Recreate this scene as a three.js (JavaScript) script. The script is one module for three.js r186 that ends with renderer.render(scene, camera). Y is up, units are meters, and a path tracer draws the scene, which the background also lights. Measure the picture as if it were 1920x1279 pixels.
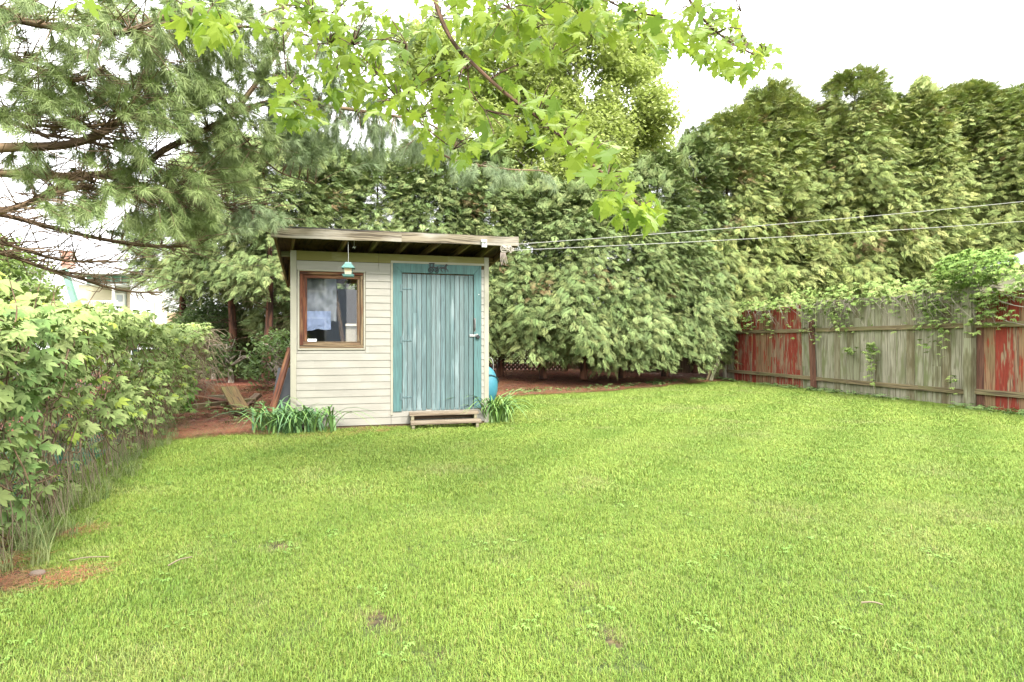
import * as THREE from 'three';
import { mergeGeometries } from 'three/addons/utils/BufferGeometryUtils.js';
import { RoundedBoxGeometry } from 'three/addons/geometries/RoundedBoxGeometry.js';

// ───────────────────────── camera, sky, sun, exposure ─────────────────────────
const scene = new THREE.Scene();
const EYE = 1.23, FOC = 1000;                       // eye height in metres, focal length for a 1920 px wide picture
const camera = new THREE.PerspectiveCamera(2 * Math.atan(639.5 / FOC) * 180 / Math.PI, 1920 / 1279, 0.05, 600);
camera.position.set(0, EYE, 0);
camera.lookAt(0, EYE, -10);
const renderer = new THREE.WebGLRenderer({ antialias: true });
renderer.toneMapping = THREE.LinearToneMapping;
renderer.toneMappingExposure = 4.9;
renderer.shadowMap.enabled = true;
{ // overcast sky: an even white cloud layer, a little brighter overhead
  const W = 64, H = 32, d = new Float32Array(W * H * 4);
  for (let r = 0; r < H; r++) for (let c = 0; c < W; c++) {
    const s = Math.sin(((r + 0.5) / H - 0.5) * Math.PI), L = s > 0 ? 0.66 + 0.5 * s : 0.66, i = (r * W + c) * 4;
    d[i] = L * 0.99; d[i + 1] = L; d[i + 2] = L * 1.02; d[i + 3] = 1;
  }
  const sky = new THREE.DataTexture(d, W, H, THREE.RGBAFormat, THREE.FloatType);
  sky.mapping = THREE.EquirectangularReflectionMapping; sky.magFilter = THREE.LinearFilter; sky.needsUpdate = true;
  scene.background = sky; scene.environment = sky;
}
const sun = new THREE.DirectionalLight(new THREE.Color(1, 0.97, 0.92), 1.5);
sun.position.set(9, 22, 11); sun.target.position.set(0, 0, -9);
sun.castShadow = true; sun.shadow.radius = 26; sun.shadow.mapSize.set(2048, 2048);
Object.assign(sun.shadow.camera, { left: -22, right: 22, top: 22, bottom: -22, near: 1, far: 80 });
scene.add(sun, sun.target);

// ───────────────────────── helpers ─────────────────────────
const V = (x, y, z) => new THREE.Vector3(x, y, z);
function RNG(a) { return () => { a |= 0; a = a + 0x6D2B79F5 | 0; let t = Math.imul(a ^ a >>> 15, 1 | a); t = t + Math.imul(t ^ t >>> 7, 61 | t) ^ t; return ((t ^ t >>> 14) >>> 0) / 4294967296; }; }
const hash = (x, y, s = 0) => { let h = Math.imul(x, 374761393) + Math.imul(y, 668265263) + Math.imul(s, 974634541) | 0; h = Math.imul(h ^ h >>> 13, 1274126177); return ((h ^ h >>> 16) >>> 0) / 4294967296; };
function vnoise(x, y, s = 0) { const ix = Math.floor(x), iy = Math.floor(y), fx = x - ix, fy = y - iy, u = fx * fx * (3 - 2 * fx), v = fy * fy * (3 - 2 * fy);
  return (hash(ix, iy, s) * (1 - u) + hash(ix + 1, iy, s) * u) * (1 - v) + (hash(ix, iy + 1, s) * (1 - u) + hash(ix + 1, iy + 1, s) * u) * v; }
function fbm(x, y, s = 0, o = 4) { let a = 0.5, t = 0, n = 0; for (let i = 0; i < o; i++) { t += a * vnoise(x, y, s + i * 17); n += a; a *= 0.5; x *= 2.03; y *= 2.03; } return t / n; }
const lerp = (a, b, t) => a + (b - a) * t, clamp = (x, a = 0, b = 1) => Math.min(b, Math.max(a, x)), sstep = (a, b, x) => { const t = clamp((x - a) / (b - a)); return t * t * (3 - 2 * t); };
const at = (px, py, d) => V((px - 960) / FOC * d, EYE + (639.5 - py) / FOC * d, -d);         // survey: sight line and distance -> place
const onGround = (px, py) => at(px, py, EYE * FOC / (py - 639.5));

const taken = {};
function numbered(n) { taken[n] = (taken[n] ?? -1) + 1; return taken[n] ? n + '_' + String(taken[n]).padStart(3, '0') : n; }
function mesh(name, geo, mat, parent) { const m = new THREE.Mesh(geo, mat); m.name = parent ? name : numbered(name); m.castShadow = m.receiveShadow = true; (parent ?? scene).add(m); return m; }
function tag(o, label, category, group, kind) { Object.assign(o.userData, { label }); if (category) o.userData.category = category; if (group) o.userData.group = group; if (kind) o.userData.kind = kind; return o; }
function thing(name, label, category, pos = [0, 0, 0], turn = 0, group) { const o = new THREE.Group(); o.name = numbered(name); o.position.set(...pos); o.rotation.y = turn; scene.add(o); return tag(o, label, category, group); }
function part(name, parent) { const o = new THREE.Group(); o.name = name; parent.add(o); return o; }
const _m = new THREE.Matrix4(), _q = new THREE.Quaternion(), _c = new THREE.Color();
function instanced(name, geo, mat, list, parent, kind = 'stuff') {    // list of {m: Matrix4, c: [r, g, b] tint}
  const im = new THREE.InstancedMesh(geo, mat, list.length); im.name = parent ? name : numbered(name);
  list.forEach((e, i) => { im.setMatrixAt(i, e.m); if (e.c) im.setColorAt(i, _c.setRGB(...e.c)); });
  im.castShadow = im.receiveShadow = true; im.userData.kind = kind; (parent ?? scene).add(im); return im;
}
function place(p, dir, up, s) {       // matrix: local +x along dir, local +y near up, uniform scale s (or [sx, sy, sz])
  const x = dir.clone().normalize(), z = x.clone().cross(up); if (z.lengthSq() < 1e-6) z.set(0, 0, 1).cross(x); z.normalize(); const y = z.clone().cross(x);
  const k = Array.isArray(s) ? s : [s, s, s];
  return new THREE.Matrix4().makeBasis(x.multiplyScalar(k[0]), y.multiplyScalar(k[1]), z.multiplyScalar(k[2])).setPosition(p);
}
function geoFrom(pos, idx, uv, col) { const g = new THREE.BufferGeometry(); g.setAttribute('position', new THREE.Float32BufferAttribute(pos, 3)); if (uv) g.setAttribute('uv', new THREE.Float32BufferAttribute(uv, 2)); if (col) g.setAttribute('color', new THREE.Float32BufferAttribute(col, 3)); g.setIndex(idx); g.computeVertexNormals(); return g; }
function merge(list) { return mergeGeometries(list.map(g => { const n = g.index ? g.toNonIndexed() : g; for (const k of Object.keys(n.attributes)) if (!['position', 'normal', 'uv'].includes(k)) n.deleteAttribute(k); if (!n.attributes.uv) n.setAttribute('uv', new THREE.Float32BufferAttribute(new Float32Array(n.attributes.position.count * 2), 2)); return n; })); }
// box with its uv in metres; grain = the axis that the texture's v runs along
function box(w, h, d, { r = 0, grain = 'y', ou = 0, ov = 0, su = 0.5, sv = 2.4 } = {}) {
  const g = r ? new RoundedBoxGeometry(w, h, d, 1, Math.min(r, w / 2.01, h / 2.01, d / 2.01)) : new THREE.BoxGeometry(w, h, d);
  const p = g.attributes.position, n = g.attributes.normal, uv = g.attributes.uv;
  for (let i = 0; i < p.count; i++) {
    const P = { x: p.getX(i), y: p.getY(i), z: p.getZ(i) }, N = { x: Math.abs(n.getX(i)), y: Math.abs(n.getY(i)), z: Math.abs(n.getZ(i)) };
    const others = ['x', 'y', 'z'].filter(k => k !== grain); let a = others[0], b = others[1]; if (N[a] > N[b]) [a, b] = [b, a];
    uv.setXY(i, P[a] / su + ou + (N[grain] > 0.7 ? P[b] / su : 0), P[grain] / sv + ov);
  }
  return g;
}
const move = (g, x, y, z, rx = 0, ry = 0, rz = 0) => g.applyMatrix4(new THREE.Matrix4().compose(V(x, y, z), _q.setFromEuler(new THREE.Euler(rx, ry, rz)), V(1, 1, 1)));
function bar(a, b, w, h, o = {}) {    // a board of section w (level) x h from a to b, its length along local x
  const d = b.clone().sub(a), g = box(d.length(), h, w, { grain: 'x', ...o }); return g.applyMatrix4(place(a.clone().add(b).multiplyScalar(0.5), d, V(0, 1, 0), 1));
}
function tube(pts, r0, r1, sides = 6, seg = 0) {   // tapered tube through points
  const curve = new THREE.CatmullRomCurve3(pts), n = seg || Math.max(2, (pts.length - 1) * 4), g = new THREE.TubeGeometry(curve, n, 1, sides, false), p = g.attributes.position, c = V(), v = V();
  for (let i = 0; i <= n; i++) { curve.getPointAt(i / n, c); const r = lerp(r0, r1, i / n); for (let j = 0; j <= sides; j++) { const k = i * (sides + 1) + j; v.fromBufferAttribute(p, k).sub(c).multiplyScalar(r).add(c); p.setXYZ(k, v.x, v.y, v.z); } }
  return g;
}
// ── textures ──
function dataTex(w, h, fn, srgb = true) {
  const d = new Uint8Array(w * h * 4);
  for (let y = 0; y < h; y++) for (let x = 0; x < w; x++) { const c = fn(x / w, y / h, x, y), i = (y * w + x) * 4; d[i] = clamp(c[0], 0, 255); d[i + 1] = clamp(c[1], 0, 255); d[i + 2] = clamp(c[2], 0, 255); d[i + 3] = 255; }
  const t = new THREE.DataTexture(d, w, h); t.colorSpace = srgb ? THREE.SRGBColorSpace : THREE.NoColorSpace; t.wrapS = t.wrapT = THREE.RepeatWrapping; t.magFilter = THREE.LinearFilter; t.minFilter = THREE.LinearMipmapLinearFilter; t.generateMipmaps = true; t.needsUpdate = true; return t;
}
const mix3 = (a, b, t) => [lerp(a[0], b[0], t), lerp(a[1], b[1], t), lerp(a[2], b[2], t)];
function woodMat({ base, dark, paint, cover = 0, stain, stainAmt = 0, seed = 1, rough = 0.85, bump = 0.003, w = 192, h = 768, flake = 7 }) {
  const height = new Float32Array(w * h);
  const map = dataTex(w, h, (u, v, x, y) => {
    const warp = fbm(u * 3, v * 4, seed, 3) * 1.1, g = fbm((u + warp * 0.12) * 46, v * 5, seed + 3, 3), f = fbm(u * 110, v * 16, seed + 9, 2);
    const k = sstep(0.42, 0.72, g) * 0.75 + (f - 0.5) * 0.5; let c = mix3(base, dark, clamp(k)); let hh = 0.5 - k * 0.4;
    const kn = vnoise(u * 7, v * 10, seed + 40); if (kn > 0.93) c = mix3(c, dark, (kn - 0.93) * 12);
    if (stain) c = mix3(c, stain, clamp((fbm(u * 5, v * 6, seed + 60, 4) - 0.5) * 4) * stainAmt);
    if (paint) { const q = fbm(u * flake, v * flake * 0.9, seed + 20, 4) * 0.6 + fbm(u * 60, v * 7, seed + 31, 3) * 0.4, a = sstep(1 - cover - 0.06, 1 - cover + 0.06, q * 1.35 - 0.17); c = mix3(c, mix3(paint, [paint[0] * 0.72, paint[1] * 0.7, paint[2] * 0.7], clamp(f * 1.4 - 0.4)), a); hh = lerp(hh, 0.8 - k * 0.12, a); }
    height[y * w + x] = hh; return c;
  });
  const bm = dataTex(w, h, (u, v, x, y) => { const q = height[y * w + x] * 255; return [q, q, q]; }, false);
  return new THREE.MeshStandardMaterial({ map, bumpMap: bm, bumpScale: bump, roughness: rough });
}
const plain = (r, g, b, rough = 0.8, o = {}) => new THREE.MeshStandardMaterial({ color: new THREE.Color().setRGB(r, g, b), roughness: rough, ...o });
const matte = (r, g, b, o = {}) => new THREE.MeshStandardMaterial({ color: new THREE.Color().setRGB(r, g, b), roughness: 0.85, side: THREE.DoubleSide, ...o });
const leafy = (r, g, b, through = 0.4, o = {}) => new THREE.MeshPhysicalMaterial({ color: new THREE.Color().setRGB(r, g, b), roughness: 1, transmission: through, thickness: 0, side: THREE.DoubleSide, specularIntensity: 0.4, ...o });
const barkMat = (a, b, seed) => { const t = dataTex(128, 256, (u, v) => mix3(a, b, sstep(0.35, 0.65, fbm(u * 14, v * 7, seed, 4)))); return new THREE.MeshStandardMaterial({ map: t, bumpMap: t, bumpScale: 0.006, roughness: 0.95 }); };

const M = {
  siding: (() => { const t = dataTex(256, 256, (u, v) => { const n = fbm(u * 3, v * 3, 5, 4), s = fbm(u * 90, v * 6, 8, 2), k = 1 + (n - 0.5) * 0.16 + (s - 0.5) * 0.06; return [145 * k, 141 * k, 130 * k]; }); return new THREE.MeshStandardMaterial({ map: t, roughness: 0.55 }); })(),
  olive: (() => { const t = dataTex(256, 128, (u, v) => { const n = fbm(u * 8, v * 4, 15, 5); return mix3([116, 109, 54], [130, 126, 86], sstep(0.4, 0.75, n)); }); return new THREE.MeshStandardMaterial({ map: t, roughness: 0.7 }); })(),
  trim: (() => { const t = dataTex(64, 256, (u, v) => { const k = 1 + (fbm(u * 4, v * 9, 4, 4) - 0.5) * 0.18; return [150 * k, 146 * k, 129 * k]; }); return new THREE.MeshStandardMaterial({ map: t, roughness: 0.6 }); })(),
  door: [0, 1, 2, 3].map(i => woodMat({ base: [100, 122, 122], dark: [66, 88, 91], paint: [[90, 113, 114], [100, 119, 118], [86, 109, 108], [104, 123, 123]][i], cover: 0.6, stain: [128, 142, 142], stainAmt: 0.75, seed: 70 + i * 11, bump: 0.0015, rough: 0.7, flake: 5 })),
  casing: woodMat({ base: [77, 113, 111], dark: [54, 86, 86], paint: [79, 116, 114], cover: 0.7, seed: 131, bump: 0.0015, rough: 0.65 }),
  fascia: woodMat({ base: [136, 125, 104], dark: [60, 51, 38], stain: [156, 150, 138], stainAmt: 0.8, seed: 21, bump: 0.006 }),
  rafter: woodMat({ base: [120, 96, 56], dark: [62, 44, 26], stain: [104, 104, 50], stainAmt: 0.6, seed: 27, bump: 0.004 }),
  sheath: woodMat({ base: [84, 64, 36], dark: [34, 24, 14], stain: [110, 92, 40], stainAmt: 0.8, seed: 29, bump: 0.004 }),
  windowWood: woodMat({ base: [96, 52, 30], dark: [36, 18, 12], stain: [128, 100, 66], stainAmt: 0.8, seed: 33, bump: 0.005 }),
  windowGrey: woodMat({ base: [126, 108, 80], dark: [48, 34, 22], stain: [90, 60, 40], stainAmt: 0.6, seed: 37, bump: 0.006 }),
  step: woodMat({ base: [140, 126, 106], dark: [90, 76, 59], stain: [152, 142, 126], stainAmt: 0.6, seed: 41, bump: 0.004 }),
  darkwood: woodMat({ base: [106, 86, 64], dark: [60, 45, 32], seed: 43, bump: 0.005 }),
  redwood: [0, 1, 2].map(i => woodMat({ base: [146, 124, 98], dark: [80, 56, 42], paint: [140, 52, 34], cover: [0.6, 0.54, 0.47][i], seed: 201 + i * 13, bump: 0.004, flake: 9 })),
  tanwood: [0, 1, 2].map(i => woodMat({ base: [142, 112, 82], dark: [84, 54, 36], paint: [150, 58, 34], cover: [0.3, 0.38, 0.22][i], stain: [112, 100, 66], stainAmt: 0.5, seed: 251 + i * 13, bump: 0.004, flake: 9 })),
  greywood: [0, 1, 2, 3].map(i => woodMat({ base: [[150, 147, 124], [142, 142, 114], [158, 153, 132], [138, 132, 106]][i], dark: [98, 92, 70], stain: [[100, 108, 64], [84, 78, 50], [108, 112, 76], [90, 80, 52]][i], stainAmt: 0.75, seed: 301 + i * 13, bump: 0.004 })),
  rail: woodMat({ base: [132, 118, 86], dark: [62, 50, 34], stain: [104, 106, 64], stainAmt: 0.6, seed: 351, bump: 0.006 }),
  postred: woodMat({ base: [112, 76, 58], dark: [66, 40, 30], stain: [84, 60, 48], stainAmt: 0.6, seed: 361, bump: 0.006 }),
  rust: woodMat({ base: [104, 60, 38], dark: [50, 28, 18], stain: [140, 100, 66], stainAmt: 0.8, seed: 371, bump: 0.004 }),
  bark: barkMat([58, 40, 30], [112, 84, 66], 3), pinebark: barkMat([80, 62, 46], [138, 114, 88], 13), cedarbark: barkMat([52, 34, 26], [104, 70, 52], 23), greybark: barkMat([120, 110, 98], [168, 158, 142], 31),
  black: plain(0.012, 0.012, 0.013, 0.5), metal: plain(0.45, 0.44, 0.42, 0.35, { metalness: 0.9 }), dullmetal: plain(0.2, 0.19, 0.18, 0.55, { metalness: 0.7 }),
  white: plain(0.7, 0.7, 0.68, 0.5), greenPaint: plain(0.1, 0.22, 0.2, 0.5), teal: plain(0.045, 0.19, 0.24, 0.45),
  glass: new THREE.MeshPhysicalMaterial({ color: 0xffffff, roughness: 0.02, transmission: 1, thickness: 0, ior: 1.5 }),
};

// ───────────────────────── the ground ─────────────────────────
const edgePts = [[-14, 6.8], [-4.9, 6.85], [-4.2, 7.05], [-3.6, 7.35], [-3.0, 7.5], [-2.7, 8.6], [-1.2, 10.8], [-0.5, 12.0], [0.5, 12.4], [1.8, 12.9], [3.4, 14.2], [5.0, 15.6], [6.3, 16.5], [8, 17.2], [16, 17.6]];
function bedEdge(x) { for (let i = 1; i < edgePts.length; i++) if (x <= edgePts[i][0]) { const [a, b] = [edgePts[i - 1], edgePts[i]]; return lerp(a[1], b[1], (x - a[0]) / (b[0] - a[0])) + (fbm(x * 2.3, 4.2, 9, 3) - 0.5) * 0.5; } return 17.6; }
const berm = t => 0.008 + 0.3 * sstep(0, 4.5, t);
// dirt patches in the lawn: x, z, radius along x, radius along z
const dirt = [[22, 1085, 0.11, 0.2], [12, 1035, 0.07, 0.1], [120, 1082, 0.17, 0.05], [712, 1165, 0.1, 0.1], [525, 1026, 0.11, 0.08], [1140, 1200, 0.09, 0.07], [1075, 1100, 0.11, 0.06], [130, 1000, 0.12, 0.1], [820, 1235, 0.05, 0.04], [8, 1110, 0.13, 0.06]].map(([px, py, a, b]) => { const p = onGround(px, py); return [p.x, p.z, a, b]; });
function bare(x, z) { let m = 0; for (const [a, b, r, s] of dirt) { const q = Math.hypot((x - a) / r, (z - b) / s); if (q < 1.6) m = Math.max(m, 1 - sstep(0.55, 1.35, q + (fbm(x * 14, z * 14, 3, 3) - 0.5) * 1.1)); } return m; }
{
  const S = 30, lawnMap = dataTex(2048, 2048, (u, v) => {
    const x = (u - 0.5) * S, z = 6 - v * S, n = fbm(x * 0.9, z * 0.9, 2, 3), f = fbm(x * 40, z * 40, 6, 2), g = mix3([58, 70, 28], [92, 98, 46], clamp(n * 0.6 + (f - 0.5) * 1.6));
    return mix3(g, mix3([48, 42, 26], [98, 84, 54], clamp(f * 2.4 - 0.7)), bare(x, z));
  });
  const g = new THREE.PlaneGeometry(S, S, 1, 1).rotateX(-Math.PI / 2).translate(0, 0, -S / 2 + 6);
  const lawn = tag(mesh('lawn', g, new THREE.MeshStandardMaterial({ map: lawnMap, roughness: 1 })), 'mown green lawn sheet with worn dirt patches', 'lawn', null, 'structure');
  lawn.position.y = 0;
  const far = mesh('ground', new THREE.PlaneGeometry(600, 600).rotateX(-Math.PI / 2), plain(0.09, 0.12, 0.035, 1)); far.position.y = -0.012;
  tag(far, 'neighbouring grassy ground reaching to the horizon', 'ground', null, 'structure');
  // needle-covered bed under the hedge
  const nx = 150, nz = 44, pos = [], uv = [], idx = [];
  for (let j = 0; j <= nz; j++) for (let i = 0; i <= nx; i++) { const x = lerp(-14, 16, i / nx), t = (j / nz) ** 1.5 * 10 - 0.12, z = -(bedEdge(x) + t); pos.push(x, (t < 0 ? -0.004 : berm(t)) + (fbm(x * 1.7, z * 1.7, 12, 3) - 0.5) * 0.07 * sstep(0, 1, t), z); uv.push(x / 4, z / 4); if (i < nx && j < nz) { const a = j * (nx + 1) + i; idx.push(a, a + 1, a + nx + 1, a + 1, a + nx + 2, a + nx + 1); } }
  const bedMap = dataTex(1024, 1024, (u, v) => { const n = fbm(u * 9, v * 9, 31, 4), f = fbm(u * 150, v * 60, 35, 3), q = fbm(u * 60, v * 150, 36, 3); return mix3(mix3([74, 36, 24], [142, 70, 40], sstep(0.3, 0.7, f * 0.5 + q * 0.5)), [52, 34, 24], sstep(0.5, 0.75, n) * 0.7); });
  tag(mesh('mulch_bed', geoFrom(pos, idx, uv), new THREE.MeshStandardMaterial({ map: bedMap, bumpMap: bedMap, bumpScale: 0.015, roughness: 1 })), 'reddish brown bed of fallen needles under the cedar hedge', 'mulch bed', null, 'structure');
}
// the left boundary (vine-covered chain-link fence) runs from A to B, the board fence from C to D to E
const fenceX = d => -3.35 - 0.437 * (d - 3.41);                          // x of the chain-link fence at a distance d
const boardX = d => 6.77 + 0.2406 * (16.7 - d);                          // x of the board fence at a distance d
const shedPos = [-3.03, 0, -7.3], shedTurn = 0.2415, CT = Math.cos(shedTurn), ST = Math.sin(shedTurn);
function front(px, py, w = 0) { const k = (px - 960) / FOC, u = (k * (7.3 - CT * w) + 3.03 - ST * w) / (CT - ST * k), d = 7.3 + ST * u - CT * w; return [u, EYE + (639.5 - py) / FOC * d]; }   // survey on the shed's front plane

// grass
{
  const r = RNG(11);
  function tuft(n, rad, len, wid, seed) {     // a round patch of turf: blades of mixed length, lean and colour
    const q = RNG(seed), pos = [], idx = [], col = [];
    for (let i = 0; i < n; i++) {
      const a = q() * 6.283, d = Math.sqrt(q()) * rad, x = Math.cos(a) * d, z = Math.sin(a) * d, t = q() * 6.283, l = len * (0.45 + q() * 0.8), lean = (0.15 + q() * 0.8) * l, w = wid * (0.7 + q() * 0.6), lx = Math.cos(t) * lean, lz = Math.sin(t) * lean, sx = -Math.sin(t) * w, sz = Math.cos(t) * w, b = pos.length / 3;
      pos.push(x - sx, 0, z - sz, x + sx, 0, z + sz, x + lx * 0.35 - sx * 0.8, l * 0.62, z + lz * 0.35 - sz * 0.8, x + lx * 0.35 + sx * 0.8, l * 0.62, z + lz * 0.35 + sz * 0.8, x + lx, l * (0.95 - 0.25 * lean / l), z + lz);
      idx.push(b, b + 1, b + 2, b + 1, b + 3, b + 2, b + 2, b + 3, b + 4);
      const k = 0.84 + q() * 0.34, c = q() < 0.035 ? [1.6, 1.05, 2.4] : [k * (0.85 + q() * 0.3), k, k]; for (let j = 0; j < 5; j++) col.push(...c);
    }
    return geoFrom(pos, idx, null, col);
  }
  const mat = matte(1, 1, 1, { roughness: 0.7, vertexColors: true });
  const bands = [[1.0, 1.7, 110, 0], [1.7, 4.2, 230, 0], [4.2, 7.5, 100, 1], [7.5, 17.6, 52, 2]];
  const geos = [[0, 1, 2, 3].map(i => tuft(230, 0.08, 0.029, 0.0011, 50 + i)), [0, 1, 2].map(i => tuft(300, 0.125, 0.034, 0.0018, 60 + i)), [0, 1, 2].map(i => tuft(380, 0.2, 0.034, 0.003, 70 + i))];
  const lists = geos.map(a => a.map(() => []));
  const s1 = V(Math.cos(0.62), 0, Math.sin(0.62));
  for (const [d0, d1, den, lev] of bands) {
    const wide = d => Math.min(1.12 * d + 0.8, 9.4), steps = 24;
    for (let k = 0; k < steps; k++) {
      const a = lerp(d0, d1, k / steps), b = lerp(d0, d1, (k + 1) / steps), n = Math.round((b - a) * 2 * wide(b) * den);
      for (let i = 0; i < n; i++) {
        const d = lerp(a, b, (i * 0.6180339887 + r() * 0.35) % 1), x = ((i + r()) / n * 2 - 1) * wide(b), z = -d;
        if (d > bedEdge(x) + (r() - 0.5) * 0.25 + (fbm(x * 5, d * 5, 21, 3) - 0.5) * 0.9 || x < fenceX(d) - 0.15 || x > boardX(d) + 0.1) continue;
        const u = (x + 3.03) * CT - (z + 7.3) * ST, w = (x + 3.03) * ST + (z + 7.3) * CT; if (u > -0.05 && u < 2.8 && w < 0.06 && w > -3) continue;
        const bareness = bare(x, z); if (r() < bareness * 0.97) continue;
        const n1 = fbm(x * 0.55, z * 0.55, 41, 3), n2 = fbm(x * 3.1, z * 3.1, 42, 3), stripe = 0.5 + 0.5 * Math.sin((x * s1.x + z * s1.z) * 5.2 + n1 * 3), thin = fbm(x * 1.6, z * 1.6, 47, 4);
        if (thin > 0.62 && r() < (thin - 0.62) * 2) continue;
        const tone = clamp(0.25 + n2 * 0.55 + stripe * 0.22 - 0.1 + (r() - 0.5) * 0.4);      // patchy turf: fresh green to yellow-green
        let c = [lerp(0.13, 0.215, tone), lerp(0.222, 0.285, tone), lerp(0.024, 0.04, tone)];
        c = mix3(c, [0.3, 0.26, 0.12], clamp(Math.max(0, thin - 0.54) * 1.6 * r() + bareness * 0.6));
        const g = Math.floor(r() * geos[lev].length), sc = (0.72 + r() * 0.5) * (0.8 + n2 * 0.4) * (1 - bareness * 0.5), t = r() * 6.283, lean = 0.06 + r() * 0.1;
        const up = V(Math.cos(1.9) * lean * (stripe * 2 - 1), 1, Math.sin(1.9) * lean * (stripe * 2 - 1)).normalize();
        lists[lev][g].push({ m: place(V(x, -0.004, z), V(Math.cos(t), 0, Math.sin(t)).projectOnPlane(up), up, [sc, sc, sc]), c });
      }
    }
  }
  const grass = new THREE.Group(); grass.name = numbered('grass'); scene.add(grass); tag(grass, 'short mown bright green grass covering the whole yard', 'grass', null, 'stuff');
  lists.forEach((a, l) => a.forEach((list, g) => instanced('grass_blades', geos[l][g], mat, list, grass)));
}
// fallen needles
{
  const r = RNG(21), pos = [], idx = [];
  for (let i = 0; i < 22; i++) { const a = r() * 6.283, l = 0.05 + r() * 0.08, x = (r() - 0.5) * 0.24, z = (r() - 0.5) * 0.24, y = r() * 0.03, w = 0.0022, dx = Math.cos(a) * l, dz = Math.sin(a) * l, b = pos.length / 3, ty = (r() - 0.4) * 0.03;
    pos.push(x - dz * w / l, y, z + dx * w / l, x + dz * w / l, y, z - dx * w / l, x + dx, y + ty, z + dz); idx.push(b, b + 1, b + 2); }
  const g = geoFrom(pos, idx), list = [];
  for (let i = 0; i < 15000; i++) { const x = lerp(-6.6, 8, r()), t = r() ** 1.4 * 4.5 - 0.35, d = bedEdge(x) + t, a = r() * 6.283, k = r(), s = 0.9 + r() * 0.9; if (x < fenceX(d) - 0.2) continue;
    list.push({ m: place(V(x, t < 0 ? 0.01 : berm(t) + 0.01, -d), V(Math.cos(a), 0, Math.sin(a)), V(0, 1, 0), s), c: mix3([0.3, 0.12, 0.055], [0.4, 0.22, 0.12], k * k).map(v => v * (0.55 + r() * 0.6)) }); }
  for (const [px, py, n, sp] of [[8, 1022, 22, 0.1], [6, 1060, 22, 0.1], [18, 1100, 24, 0.09], [130, 1085, 24, 0.12], [150, 1000, 14, 0.1], [700, 806, 50, 0.3], [620, 815, 40, 0.35]]) for (let i = 0; i < n; i++) { const p = onGround(px, py), a = r() * 6.283; list.push({ m: place(V(p.x + (r() - 0.5) * 2 * sp, 0.008, p.z + (r() - 0.5) * 2 * Math.min(sp, 0.25)), V(Math.cos(a), 0, Math.sin(a)), V(0, 1, 0), 0.7), c: [0.34, 0.15, 0.07].map(v => v * (0.6 + r() * 0.6)) }); }
  tag(instanced('fallen_needles', g, plain(1, 1, 1, 0.9, { side: THREE.DoubleSide }), list), 'rust coloured fallen pine needles strewn over the bed', 'needles');
}

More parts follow.
